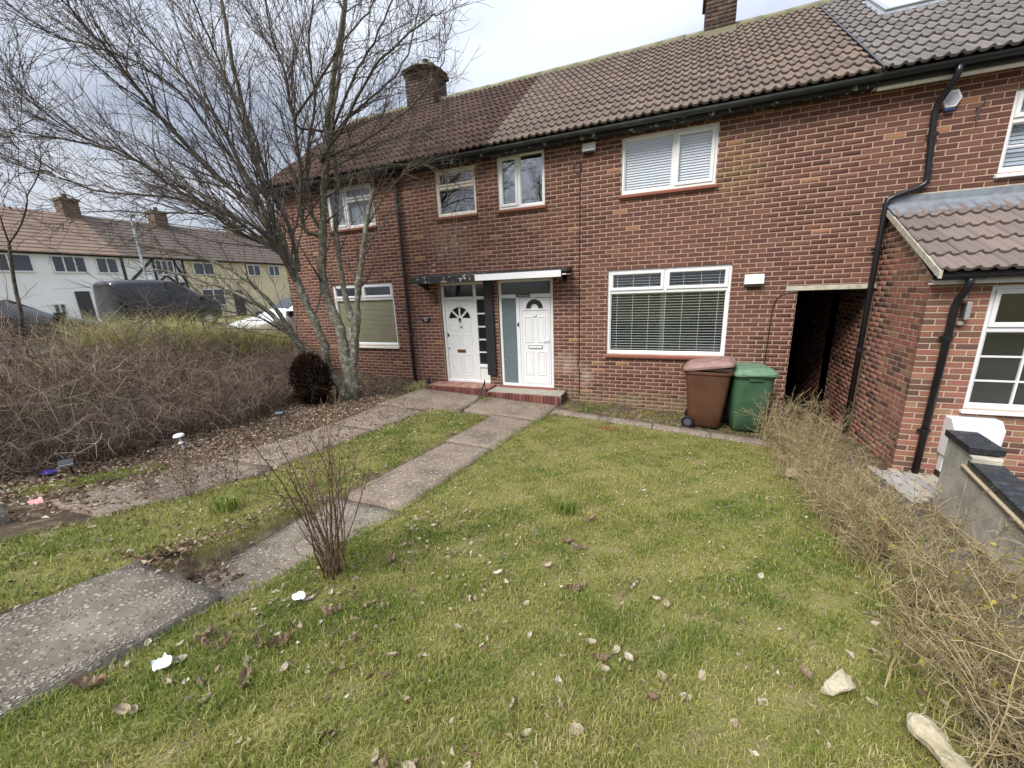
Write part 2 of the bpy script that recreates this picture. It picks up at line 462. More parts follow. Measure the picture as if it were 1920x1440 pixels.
xs = np.concatenate([[-400,-200,-120,-80,-60], np.arange(-50,-14,2.), np.arange(-14,-7,.35), np.arange(-7,4,.11), np.arange(4,9,.5), [10,14,20,30,50,80,120,200,400]])
ys = np.concatenate([[-400,-200,-100,-60,-40,-25,-16,-12], np.arange(-10,-8,.4), np.arange(-8,.5,.11), np.arange(.6,6,.6), np.arange(6,40,3.), [45,60,90,140,220,400]])
X, Y = np.meshgrid(xs, ys)
Z = gz(X, Y)
near = (X > -9) & (X < 5) & (Y > -8.2) & (Y < 0)
Z = Z + np.where(near, rng.normal(0, .008, X.shape), 0)
inp = ((X > MPX[0] - .02) & (X < MPX[1] + .02) & (Y < -1.4)) | ((X > LPX[0]) & (X < LPX[1]) & (Y < -1.6)) | ((X > -5) & (X < -1.9) & (Y > -1.9) & (Y < -.4))
Z = np.where(inp, np.minimum(Z, slabz(X, Y) - .05), Z)
Z = np.where((X > -9.5) & (X < 7) & (Y > .35) & (Y < 7), -.35, Z)     # under the houses
nx, ny = len(xs), len(ys)
V = np.stack([X, Y, Z], -1).reshape(-1, 3)
i = (np.arange(ny - 1)[:, None] * nx + np.arange(nx - 1)[None]).ravel()
F = np.stack([i, i + 1, i + nx + 1, i + nx], -1)
me = npmesh('ground', V, F, None, True)

def hedge_x(y):             # left foot of the hedge
    return np.interp(y, [-9, -6, -4.96, -3.79, -2.15, -.7], [.75, .97, 1.19, 1.30, 1.44, 1.5])
def nz2(x, y, s, seed=0):   # cheap smooth noise -1..1
    x = np.asarray(x) * s; y = np.asarray(y) * s
    return (np.sin(1.7 * x + 2.3 * np.sin(.9 * y + seed)) + np.sin(2.1 * y + 1.9 * np.sin(1.3 * x + 2 * seed)) + np.sin(3.1 * x - 2.7 * y + seed)) / 3
def lawn_w(x, y):
    e = .05 * nz2(x, y, 4, 3)
    a = (x > MPX[1] + .01 + e) & (x < hedge_x(y) + .12 + 3 * e) & (y < -1.03 + e) & (y > -9)
    b = (x > LPX[1] + .02 + e) & (x < MPX[0] - .02 + e) & (y < -1.72) & (y > -9)
    c = (x < LPX[0] - .1 + e) & (x > -5.3 + 2 * e) & (y < -5.2) & (y > -6.2)
    return (a | b | c)
vx, vy = V[:, 0], V[:, 1]
lw = lawn_w(vx, vy).astype('f')
far = ((vx < -9.5) | (vx > 9) | (vy < -9) | (vy > 7)).astype('f')
lw = np.maximum(lw, far * .8)
a = me.attributes.new('tint', 'FLOAT', 'POINT'); a.data.foreach_set('value', lw)
m_ground = mat('earth', ramp=[(0,(.075,.055,.038)),(.35,(.085,.064,.042)),(.8,(.135,.125,.042)),(1,(.16,.15,.048))], rough=.95, col2=(.19,.15,.085), ns=9, nlo=.50, nhi=.68, var=.35, bump=.9, bs=45, spec=.1)
stain(m_ground, (-.75, -1.35, 0), (.55, .22, 1), (.13,.055,.028), .9, 8, .3, .5)
g_ = link('ground', me, m_ground); tag(g_, 'sloping front garden ground of soil and turf', kind='structure')

# ------------------------------------------------------------------ paths
def path_mat(name, c1, c2, peb):
    m = mat(name, c1, .92, col2=c2, ns=3.0, nlo=.42, nhi=.62, spec=.15)
    nt = m.node_tree; N = nt.nodes.new; L = nt.links.new
    b = nt.nodes['Principled BSDF']; src = b.inputs['Base Color'].links[0].from_socket
    geo = N('ShaderNodeNewGeometry')
    v = N('ShaderNodeTexVoronoi'); v.inputs['Scale'].default_value = 46
    L(geo.outputs['Position'], v.inputs['Vector'])
    r = N('ShaderNodeValToRGB'); el = r.color_ramp.elements
    el[0].position = 0; el[0].color = (*peb[0], 1); el[1].position = 1; el[1].color = (*peb[2], 1)
    q = el.new(.55); q.color = (*peb[1], 1)
    sp = N('ShaderNodeSeparateColor'); L(v.outputs['Color'], sp.inputs[0]); L(sp.outputs[0], r.inputs['Fac'])
    th = N('ShaderNodeMapRange'); th.inputs['From Min'].default_value = .34; th.inputs['From Max'].default_value = .52
    th.inputs['To Min'].default_value = .8; th.inputs['To Max'].default_value = 0
    L(v.outputs['Distance'], th.inputs['Value'])
    pk = N('ShaderNodeMath'); pk.operation = 'GREATER_THAN'; pk.inputs[1].default_value = .38; L(sp.outputs[1], pk.inputs[0])
    mu = N('ShaderNodeMath'); mu.operation = 'MULTIPLY'; L(th.outputs[0], mu.inputs[0]); L(pk.outputs[0], mu.inputs[1])
    mi = N('ShaderNodeMix'); mi.data_type = 'RGBA'; L(mu.outputs[0], mi.inputs['Factor']); L(src, mi.inputs[6]); L(r.outputs['Color'], mi.inputs[7])
    L(mi.outputs[2], b.inputs['Base Color'])
    bu = N('ShaderNodeBump'); bu.inputs['Strength'].default_value = .8; bu.inputs['Distance'].default_value = .008
    L(mu.outputs[0], bu.inputs['Height']); L(bu.outputs[0], b.inputs['Normal'])
    return m
m_path = path_mat('pebbled_concrete', (.195,.165,.128), (.11,.092,.07), [(.10,.085,.07), (.25,.215,.17), (.42,.38,.32)])
m_path2 = path_mat('worn_concrete', (.21,.165,.125), (.135,.106,.078), [(.09,.07,.055), (.27,.225,.18), (.52,.47,.40)])

for c_, s_ in (((-2.02, -6.9, .8), (.26, 1.6, 1)), ((-2.82, -6.4, .8), (.30, .9, 1)), ((-2.0, -5.7, .4), (.3, .8, 1)), ((-2.75, -5.9, .4), (.2, .7, 1))):
    stain(m_path, c_, s_, (.05,.044,.034), .6, 9, .35, .6)
def slab(parent, outline, zf, th, m, seed=0, step=.09, name='slab'):
    """concrete slab with a worn, wavering edge; outline is a quad of (x, y) corners"""
    c = np.array(outline, float)
    g = np.random.default_rng(100 + seed)
    Lu = np.linalg.norm(c[1] - c[0]); Lv = np.linalg.norm(c[3] - c[0])
    nu = max(3, int(Lu / step)); nv = max(3, int(Lv / step))
    u = np.linspace(0, 1, nu + 1); v = np.linspace(0, 1, nv + 1)
    U, W_ = np.meshgrid(u, v)
    P = (1-U)[...,None]*(1-W_)[...,None]*c[0] + U[...,None]*(1-W_)[...,None]*c[1] + U[...,None]*W_[...,None]*c[2] + (1-U)[...,None]*W_[...,None]*c[3]
    jit = g.normal(0, .006, P.shape); edge = (U == 0) | (U == 1) | (W_ == 0) | (W_ == 1)
    P = P + np.where(edge[..., None], jit, jit * .3)
    Zt = zf(P[..., 0], P[..., 1]) + g.normal(0, .0022, U.shape) - np.where(edge, .005, 0)
    top = np.concatenate([P, Zt[..., None]], -1).reshape(-1, 3)
    n1 = nu + 1
    idx = (np.arange(nv)[:, None] * n1 + np.arange(nu)[None]).ravel()
    f = np.stack([idx, idx + 1, idx + n1 + 1, idx + n1], -1)
    per = list(range(0, nu)) + [k * n1 + nu for k in range(nv)] + [nv * n1 + k for k in range(nu, 0, -1)] + [k * n1 for k in range(nv, 0, -1)]
    bot = top[per].copy(); bot[:, 2] -= th
    b0 = len(top); k = np.arange(len(per)); kn = (k + 1) % len(per); per = np.array(per)
    s = np.stack([per[k], b0 + k, b0 + kn, per[kn]], -1)
    V = np.concatenate([top, bot]); F = np.concatenate([f, s])
    return link(name, npmesh(name, V, F, np.full(len(F), .5), False), m, parent)

def structure(name, loc, label):
    o = bpy.data.objects.new(name, None); COL.objects.link(o); o.location = loc
    o.empty_display_size = .1
    return tag(o, label, kind='structure')
fp = structure('garden_path', (-2.4, -4, 0), 'pebbled concrete path of tilted slabs leading to the right-hand front door')
for k, (y0, y1, dx0, dx1) in enumerate([(-9.2, -6.42, -.04, -.02), (-6.33, -5.04, .04, .06), (-5.0, -3.2, .1, .0), (-3.17, -1.55, .05, .04)]):
    slab(fp, [(MPX[0] + dx0, y0), (MPX[1] + dx1, y0), (MPX[1] + dx1, y1), (MPX[0] + dx0, y1)], slabz, .11, m_path if k < 2 else m_path2, k)
slab(fp, [(-3.35, -1.53), (-1.93, -1.46), (-1.88, -.5), (-3.4, -.52)], slabz, .09, m_path2, 8)
lp = structure('garden_path', (-4.4, -4, 0), 'leaf-strewn concrete path running beside the brambles to the left-hand front door')
for k, q in enumerate([[(-5.7, -9), (-4.4, -9), (-4.42, -6.42), (-5.5, -6.36)], [(-4.72, -6.18), (-3.95, -6.1), (-3.95, -4.75), (-4.8, -4.8)], [(-4.8, -4.77), (-3.95, -4.72), (-3.92, -3.2), (-4.72, -3.2)],
                       [(-4.72, -3.17), (-3.92, -3.17), (-3.86, -1.95), (-4.85, -1.95)], [(-4.95, -1.92), (-3.42, -1.6), (-3.42, -.54), (-4.95, -.55)]]):
    slab(lp, q, slabz if k else (lambda x, y: gz(x, y) + .05), .1, m_path2 if k else m_path, 20 + k)
ke = structure('kerb', (0, -.85, -.1), 'low concrete edging strip between the lawn and the house wall')
for k in range(4):
    x0 = -1.84 + k * .86; x1 = x0 + .85
    yy = -.86 - .035 * k
    slab(ke, [(x0, yy - .13), (x1, yy - .155), (x1, yy + .05), (x0, yy + .075)], lambda x, y: gz(x, y) + .045, .13, m_path2, 40 + k, .07)
# proud pebbles on the nearest slabs
pv, pf, pt = [], [], []
octa = np.array([(1,0,0),(.3,.9,0),(-.9,.5,0),(-.8,-.6,0),(.4,-.9,0),(0,0,.6)], float)
of = np.array([(0,1,5),(1,2,5),(2,3,5),(3,4,5),(4,0,5)])
def pebbles(parent, x0, x1, y0, y1, n, rmax):
    g = np.random.default_rng(5)
    px = g.uniform(x0, x1, n); py = g.uniform(y0, y1, n); pz = slabz(px, py) - .0015
    r = g.uniform(.003, rmax, n) * g.uniform(.6, 1, n); a = g.uniform(0, 6.28, n); st = g.uniform(.6, 1, n)
    o = octa[None] * r[:, None, None] * np.stack([np.ones(n), st, st * .8], -1)[:, None]
    ca, sa = np.cos(a)[:, None], np.sin(a)[:, None]
    Vp = np.stack([o[..., 0] * ca - o[..., 1] * sa + px[:, None], o[..., 0] * sa + o[..., 1] * ca + py[:, None], o[..., 2] + pz[:, None]], -1).reshape(-1, 3)
    Fp = (of[None] + (np.arange(n) * 6)[:, None, None]).reshape(-1, 3)
    o = link('pebbles', npmesh('pebbles', Vp, Fp, np.repeat(g.beta(1.5, 2.6, n), 5), True), m_peb, parent)
    tag(o, kind='stuff')
m_peb = mat('pebble', ramp=[(0,(.06,.05,.04)),(.35,(.15,.125,.10)),(.7,(.28,.245,.195)),(1,(.44,.40,.34))], rough=.75)
pebbles(fp, MPX[0] - .02, MPX[1] - .04, -7.6, -6.45, 9000, .0085)
pebbles(fp, MPX[0] + .06, MPX[1] + .03, -6.3, -5.06, 8500, .0085)

# neighbour's side: dark strip and block paving
sp_ = slab(None, [(1.85, -5.6), (2.55, -5.6), (2.6, -1.0), (2.15, -1.0)], lambda x, y: gz(x, y) + .012, .05, mat('dark_path', (.055,.048,.042), .95, col2=(.10,.085,.065), ns=6, bump=.6, bs=70), 60, .2, 'side_path')
tag(sp_, "neighbour's dark worn side path between hedge and rendered wall", kind='structure')
pav = structure('paving', (2.9, -1.8, -.29), 'pale block paving at the foot of the brick extension')
m_block = mat('paving_block', ramp=[(0,(.25,.235,.22)),(.5,(.31,.285,.255)),(1,(.35,.295,.215))], rough=.9, var=.15, bump=.3)
vb = []
for t in (.1, .5, .9):
    b = MB(); b.box(-.098, .098, -.048, .048, -.05, .0, t); vb.append(b.mesh('paving_block')); vb[-1].materials.append(m_block)
for r in range(9):
    for c in range(8):
        x = 2.62 + .105 * r; y = -1.42 - .205 * c - (.1 if r % 2 else 0)
        if y < -2.25 + .25 * (x - 2.6): continue
        o = bpy.data.objects.new('paving_block', rnd.choice(vb)); COL.objects.link(o)
        o.rotation_euler = (0, 0, R_(90)); o.location = (x, y, float(gz(x, y)) + .022 + rnd.uniform(-.002, .002)); o.parent = pav
        o.matrix_parent_inverse = Matrix.Translation(-pav.location)

# road beyond the bank
rd = MB()
for k in range(12):
    y0 = -40 + k * 10; rd.add([(-21.5, y0, 1.02), (-14.6, y0, 1.02), (-14.6, y0 + 10, 1.02), (-21.5, y0 + 10, 1.02)], [(0, 1, 2, 3)])
tag(rd.build('road', mat('asphalt', (.05,.05,.052), .9, col2=(.07,.07,.07), ns=2, bump=.3)), 'asphalt street beyond the bramble bank', kind='structure')
kb = MB()
kb.box(-14.6, -14.45, -40, 80, .9, 1.12); kb.box(-21.65, -21.5, -40, 80, .9, 1.12)
tag(kb.build('road_kerb', m_conc, None, .01), 'concrete kerbs along the street', kind='structure')

# ------------------------------------------------------------------ brickwork
BL, BH = .225, .0725
def brick_mesh(t, g):
    b = MB(); l, h, d, e = BL - .013, BH - .0135, .07, .003
    j = lambda: g.uniform(-.0014, .0014)
    fr = [(e + j(), j() * .8, e + j()), (l - e + j(), j() * .8, e + j()), (l - e + j(), j() * .8, h - e + j()), (e + j(), j() * .8, h - e + j())]
    mid = [(j(), e + .001, j()), (l + j(), e + .001, j()), (l + j(), e + .001, h + j()), (j(), e + .001, h + j())]
    bk = [(0, d, 0), (l, d, 0), (l, d, h), (0, d, h)]
    fs = [(0, 1, 2, 3)]
    for k in range(4):
        n = (k + 1) % 4
        fs.append((k, k + 4, n + 4, n)); fs.append((k + 4, k + 8, n + 8, n + 4))
    b.add(fr + mid + bk, fs, t)
    return b
def variants(m, n, lo=0., hi=1., orange=.04):
    g = random.Random(3); r = []
    for k in range(n):
        t = lo + (hi - lo) * (k + .5) / n * .95
        if orange and k == n - 1: t = hi
        b = brick_mesh(t, g); me = b.mesh('brick'); me.materials.append(m)
        r.append((me, np.array(b.V), b.F, t))
    return r
BV = variants(m_brick, 44); BV2 = variants(m_brick2, 20, orange=.05)

class Bricks:
    """lays bricks on a wall plane; the nearest 300 become objects, the rest one mesh"""
    def __init__(s, var): s.L = []; s.var = var; s.g = random.Random(11)
    def wall(s, org, ang, length, z0, z1, openings=(), off=0.0, first=0, keep=None):
        nr = int(round((z1 - z0) / BH))
        ca, sa = math.cos(ang), math.sin(ang)
        for r in range(nr):
            zb = z0 + r * BH
            ops = sorted((a, b) for a, b, c, d in openings if zb + BH * .6 > c and zb + BH * .4 < d)
            x = -BL + (off + (BL / 2 if (r + first) % 2 else 0)) % BL
            while x < length:
                segs = [(max(x, 0), min(x + BL, length))]
                for a, b in ops:
                    ns = []
                    for p, q in segs:
                        if b <= p or a >= q: ns.append((p, q)); continue
                        if a > p: ns.append((p, a + .01 if a + .01 < q else a))
                        if b < q: ns.append((b, q))
                    segs = ns
                for p, q in segs:
                    if q - p > .03 and (keep is None or keep(p, q, zb)):
                        s.L.append(((org[0] + ca * p, org[1] + sa * p, zb + s.g.uniform(-.0012, .0012)), ang, (q - p - .013) / (BL - .013), s.g.randrange(len(s.var))))
                x += BL
    def build(s, parent, cap=300, name='brick', prefer=None):
        P = np.array([l[0] for l in s.L])
        d = np.linalg.norm(P - CAM, axis=1)
        if prefer is not None: d = d + prefer(P)
        order = np.argsort(d)
        for i in order[:cap]:
            loc, ang, sx, v = s.L[i]
            o = bpy.data.objects.new(name, s.var[v][0]); COL.objects.link(o)
            o.location = loc; o.rotation_euler = (0, 0, ang); o.scale = (sx, 1, 1); o.parent = parent
        rest = order[cap:]
        if len(rest):
            V, F, T = [], [], []; base = 0
            for i in rest:
                loc, ang, sx, v = s.L[i]; me, vv, ff, t = s.var[v]
                q = vv * (sx, 1, 1); c, n = math.cos(ang), math.sin(ang)
                V.append(np.stack([q[:, 0] * c - q[:, 1] * n + loc[0], q[:, 0] * n + q[:, 1] * c + loc[1], q[:, 2] + loc[2]], -1))
                F.append(np.array(ff) + base); T += [t] * len(ff); base += len(vv)
            o = link('brickwork', npmesh('brickwork', np.concatenate(V), np.concatenate(F), T), s.var[0][0].materials[0], parent)
            tag(o, kind='stuff')

def wall_slab(x0, x1, z0, z1, yf, yb, openings, t=.5):
    """wall backing with real openings and reveals"""
    b = MB()
    xs = sorted({x0, x1, *[v for o in openings for v in o[:2] if x0 < v < x1]})
    zs = sorted({z0, z1, *[v for o in openings for v in o[2:] if z0 < v < z1]})
    for i in range(len(xs) - 1):
        for j in range(len(zs) - 1):
            cx, cz = (xs[i] + xs[i+1]) / 2, (zs[j] + zs[j+1]) / 2
            if any(a < cx < c and d < cz < e for a, c, d, e in openings): continue
            for y, rev in ((yf, 0), (yb, 1)):
                v = [(xs[i], y, zs[j]), (xs[i+1], y, zs[j]), (xs[i+1], y, zs[j+1]), (xs[i], y, zs[j+1])]
                b.add(v, [(0, 1, 2, 3) if not rev else (3, 2, 1, 0)], t)
    for a, c, d, e in openings:
        a, c, d, e = max(a, x0), min(c, x1), max(d, z0), min(e, z1)
        b.add([(a, yf, d), (a, yb, d), (a, yb, e), (a, yf, e)], [(0, 1, 2, 3)], t)
        b.add([(c, yf, d), (c, yb, d), (c, yb, e), (c, yf, e)], [(3, 2, 1, 0)], t)
        b.add([(a, yf, e), (c, yf, e), (c, yb, e), (a, yb, e)], [(3, 2, 1, 0)], t)
        b.add([(a, yf, d), (c, yf, d), (c, yb, d), (a, yb, d)], [(0, 1, 2, 3)], t)
    return b

# ------------------------------------------------------------------ windows
def blind(win, x0, x1, z0, z1, y, pitch, depth, tilt, m, tapes=0, thick=.0012):
    b = MB(); z = z0 + pitch / 2; c, s = math.cos(tilt) * depth / 2, math.sin(tilt) * depth / 2
    while z < z1:
        b.hexa([(x0, y - c, z - s), (x1, y - c, z - s), (x1, y + c, z + s), (x0, y + c, z + s),
                (x0, y - c, z - s + thick), (x1, y - c, z - s + thick), (x1, y + c, z + s + thick), (x0, y + c, z + s + thick)], rnd.random())
        z += pitch
    for k in range(tapes):
        x = x0 + (x1 - x0) * (k + .35) / (tapes - .3)
        b.box(x - .0022, x + .0022, y - depth / 2 - .004, y - depth / 2 - .001, z0, z1)
    return tag(b.build('blind', m, win), kind='stuff')

def window(house, x0, x1, z0, z1, lights, fm=m_upvc, gm=m_glass, y=.03, fw=.05, sill=True, sashw=.05, label=None, sillm=None, bars=None):
    """lights: (x0, x1, z0, z1, has_sash) as fractions of the frame"""
    b = MB(); b.ring(x0, x1, z0, z1, fw, y, y + .07)
    W, H = x1 - x0, z1 - z0
    ed = set()
    for a, c, d, e, sv in lights:
        if a > 0.001: ed.add(('v', a, d, e))
        if d > 0.001: ed.add(('h', d, a, c))
    for k, p, q, r in sorted(ed):
        if k == 'v': b.box(x0 + p * W - .03, x0 + p * W + .03, y + .002, y + .068, z0 + max(q * H, fw - .002), z0 + min(r * H, H - fw + .002))
        else: b.box(x0 + max(q * W, fw - .002), x0 + min(r * W, W - fw + .002), y + .004, y + .066, z0 + p * H - .03, z0 + p * H + .03)
    w = b.build('window', fm, house, .003)
    if label: w['label'] = label
    for a, c, d, e, sv in lights:
        xa, xb = x0 + a * W + (fw if a < .001 else .03), x0 + c * W - (fw if c > .999 else .03)
        za, zb = z0 + d * H + (fw if d < .001 else .03), z0 + e * H - (fw if e > .999 else .03)
        if sv:
            s = MB(); s.ring(xa - .006, xb + .006, za - .006, zb + .006, sashw, y - .014, y + .05); s.build('sash', fm, w)
            i = sashw - .01
        else:
            s = MB(); s.ring(xa - .004, xb + .004, za - .004, zb + .004, .018, y + .012, y + .05); s.build('bead', fm, w)
            i = .01
        p = MB(); p.add([(xa + i, y + .03, za + i), (xb - i, y + .03, za + i), (xb - i, y + .03, zb - i), (xa + i, y + .03, zb - i)], [(0, 1, 2, 3)])
        p.build('pane', gm, w)
        if bars:
            nvb, nhb = bars(a, c, d, e)
            for k in range(1, nvb + 1):
                xx = xa + (xb - xa) * k / (nvb + 1)
                q = MB(); q.box(xx - .01, xx + .01, y + .018, y + .042, za + i, zb - i); q.build('glazing_bar', fm, w)
            for k in range(1, nhb + 1):
                zz = za + (zb - za) * k / (nhb + 1)
                q = MB(); q.box(xa + i, xb - i, y + .02, y + .04, zz - .01, zz + .01); q.build('glazing_bar', fm, w)
    if sill:
        s = MB(); s.hexa([(x0 - .03, -.05, z0 - .065), (x1 + .03, -.05, z0 - .065), (x1 + .03, .1, z0 - .065), (x0 - .03, .1, z0 - .065),
                          (x0 - .03, -.05, z0 - .022), (x1 + .03, -.05, z0 - .022), (x1 + .03, .1, z0 - .002), (x0 - .03, .1, z0 - .002)])
        s.build('sill', sillm or m_sill, w, .006)
    return w

# ------------------------------------------------------------------ roofs
EY, EZ, RY, RZ = -.24, 4.72, 3.25, 7.26
PITCH = math.atan2(RZ - EZ, RY - EY)
TW, TL = .266, .318
def tile_mesh(t, m, g, lift=.0):
    xs, hs = [], []
    for k in range(2):
        o = k * TW / 2
        for u, h in ((0, .004), (.016, .025), (.034, .036), (.052, .025), (.068, .004), (.105, 0)):
            xs.append(o + u); hs.append(h)
    xs.append(TW - .001); hs.append(.004)
    j = [g.uniform(-.001, .001) for _ in xs]
    n = len(xs); vs = []
    for yy, zz in ((.40, .002), (.008, .044), (0, .039), (0, .010)):
        for x, h, q in zip(xs, hs, j):
            vs.append((x, yy, zz + h * (1 if zz != .010 else .85) + q))
    fs = []
    for r in range(3):
        for k in range(n - 1):
            a = r * n + k; fs.append((a + 1, a, a + n, a + n + 1) if True else 0)
    b = MB(); b.add(vs, fs, t); me = b.mesh('roof_tile'); me.materials.append(m)
    sm = [True] * (2 * (n - 1)) + [False] * (n - 1)
    me.polygons.foreach_set('use_smooth', sm)
    return me
def tile_variants(m, n=10):
    g = random.Random(5)
    return [tile_mesh((k + .5) / n, m, g) for k in range(n)]
def lay_tiles(parent, x0, nx, ey, ez, pitch, rows, var, skip=None, gauge=TL, name='roof_tile', sx=1.0):
    g = random.Random(int(abs(x0) * 10))
    s = (math.cos(pitch), math.sin(pitch))
    for r in range(rows):
        for c in range(nx):
            if skip and skip(r, c): continue
            o = bpy.data.objects.new(name, g.choice(var)); COL.objects.link(o)
            o.scale = (sx, 1, 1); o.location = (x0 + c * TW * sx + g.uniform(-.002, .002), ey + s[0] * r * gauge, ez + s[1] * r * gauge + g.uniform(-.0015, .0025))
            o.rotation_euler = (pitch + g.uniform(-.006, .006), g.uniform(-.004, .004), g.uniform(-.004, .004)); o.parent = parent
def roof_deck(house, x0, x1, m=m_deck):
    b = MB(); d = .03
    b.hexa([(x0, EY, EZ - d), (x1, EY, EZ - d), (x1, RY, RZ - d), (x0, RY, RZ - d), (x0, EY, EZ - .002), (x1, EY, EZ - .002), (x1, RY, RZ - .002), (x0, RY, RZ - .002)])
    b.hexa([(x0, RY + .001, RZ - d), (x1, RY + .001, RZ - d), (x1, 2 * RY - EY, EZ - d), (x0, 2 * RY - EY, EZ - d), (x0, RY + .001, RZ), (x1, RY + .001, RZ), (x1, 2 * RY - EY, EZ), (x0, 2 * RY - EY, EZ)])
    return b.build('roof', m, house)
def ridge(roof, x0, x1):
    n = int(round((x1 - x0) / .45)); l = (x1 - x0) / n
    g = random.Random(9)
    for k in range(n):
        b = MB(); xa, xb = x0 + k * l + .004, x0 + (k + 1) * l - .004
        dz = g.uniform(-.006, .008); vs = []
        for x in (xa, xb):
            for q in range(9):
                a = math.pi * (-.08 + 1.16 * q / 8)
                vs.append((x, RY - .125 * math.cos(a), RZ + .0 + dz + .115 * math.sin(a)))
        b.add(vs, [(q, q + 9, q + 10, q + 1) for q in range(8)] + [tuple(range(9)), tuple(range(17, 8, -1))])
        b.build('ridge_tile', m_ridge, roof, 0, True)
    mo = MB(); mo.box(x0, x1, RY - .14, RY + .14, RZ - .06, RZ + .012); mo.build('ridge_mortar', m_ridge, roof)
def gutter(house, x0, x1, y, z, m=m_gutter, r=.058, name='gutter'):
    b = MB(); vs = []
    for x in (x0, x1):
        for q in range(9):
            a = math.pi * q / 8
            vs.append((x, y - r * math.cos(a), z - r * math.sin(a)))
        for q in range(9):
            a = math.pi * (8 - q) / 8
            vs.append((x, y - (r - .005) * math.cos(a), z - (r - .005) * math.sin(a)))
    n = 18
    b.add(vs, [(q, (q + 1) % n, (q + 1) % n + n, q + n) for q in range(n)] + [tuple(range(n))[::-1], tuple(range(n, 2 * n))])
    o = b.build(name, m, house, 0, False)
    k = x0 + .4
    while k < x1:
        c = MB(); vs = []
        for x in (k - .012, k + .012):
            for q in range(9):
                a = math.pi * q / 8; vs.append((x, y - (r + .006) * math.cos(a), z - (r + .006) * math.sin(a)))
        c.add(vs, [(q, q + 1, q + 10, q + 9) for q in range(8)]); c.build('gutter_bracket', m, o); k += .95
    return o
def shell(house, x0, x1):
    """rooms behind the front wall"""
    b = MB(); zt = 4.7; ym = 3.2; yb = 6.4
    b.box(x0 + .02, x1 - .02, ym, ym + .1, -.3, zt); b.box(x0 + .02, x1 - .02, yb, yb + .25, -.3, zt)
    b.box(x0 + .02, x1 - .02, .29, yb, -.36, -.28 + .4); b.box(x0 + .02, x1 - .02, .29, yb, 2.55, 2.75); b.box(x0 + .02, x1 - .02, .29, yb, 4.72, 4.8)
    for x in (x0 + .02, x1 - .12): b.box(x, x + .1, .29, yb, -.3, 4.75)
    for x in [x0 + (x1 - x0) * q for q in ((.36, .62) if x1 < 2 else ())]: b.box(x, x + .08, .29, ym, -.3, 4.75)
    return b.build('inner_walls', m_room, house)
def pipe(house, pts, r, m, name='downpipe', n=12, collars=()):
    b = MB(); b.tube(smooth_poly(pts, 1), r, n); o = b.build(name, m, house, 0, True)
    for c in collars:
        k = MB(); k.cyl(c, (0, 0, 1), r + .008, .05, n); k.box(c[0] - r - .03, c[0] + r + .03, c[1] + r * .3, c[1] + r * .3 + .012, c[2] - .015, c[2] + .015); k.build('pipe_clip', m, o)
    return o
def chimney(roof, x0, x1, y0, y1, zt, cap=True):
    var = variants(m_soot, 8)
    core = MB(); core.box(x0 + .012, x1 - .012, y0 + .012, y1 - .012, RZ - .5, zt)
    ch = core.build('chimney', m_mortS, roof)
    B = Bricks(var)
    B.wall((x0, y0), 0, x1 - x0, RZ - .45, zt); B.wall((x0, y1), -math.pi / 2, y1 - y0, RZ - .45, zt); B.wall((x1, y0), math.pi / 2, y1 - y0, RZ - .45, zt)
    B.build(ch, 0)
    return ch
m_mortS = mat('sooty_mortar', (.10,.075,.06), .95, col2=(.16,.13,.10), ns=12, bump=.5)

# ------------------------------------------------------------------ the terrace
FX0, FL, FZ0, FZ1 = -9.06, 16.2, -.22, 4.76
def snap(z): return FZ0 + round((z - FZ0) / BH) * BH
OP = dict(gw=(-1.035, .95, snap(.95), snap(2.43)), uw=(-.845, .60, snap(3.73), snap(4.60)), mw=(-3.13, -2.2, snap(3.72), snap(4.62)), lw=(-4.50, -3.60, snap(3.70), snap(4.58)),
          fw=(-7.42, -6.09, snap(3.73), snap(4.58)), ll=(-7.63, -5.83, snap(1.0), snap(2.45)), d1=(-4.62, -3.50, -.3, snap(2.38)), d2=(-3.25, -2.07, -.3, snap(2.38)),
          ps=(1.88, 2.835, -.4, 2.0), rw=(3.86, 5.3, snap(3.42), snap(4.34)))
LOC = [(a - FX0, b - FX0, c, d) for a, b, c, d in OP.values()] + [(2.84 - FX0, 20, -1, 3.05)]
XB1, XB2 = -3.36, 2.42
houses = {}
H1 = thing('terrace_house', (-6.2, 0, 0), 'red brick terraced house with tan blinds and worn fanlight door, behind the bare tree', 'house')
H2 = thing('terrace_house', (-.5, 0, 0), 'red brick terraced house with two wheelie bins standing under its wide front window', 'house')
H3 = thing('terrace_house', (4.2, 0, 0), 'red brick terraced house with a tiled single-storey front extension and a roof skylight', 'house')
walls = []
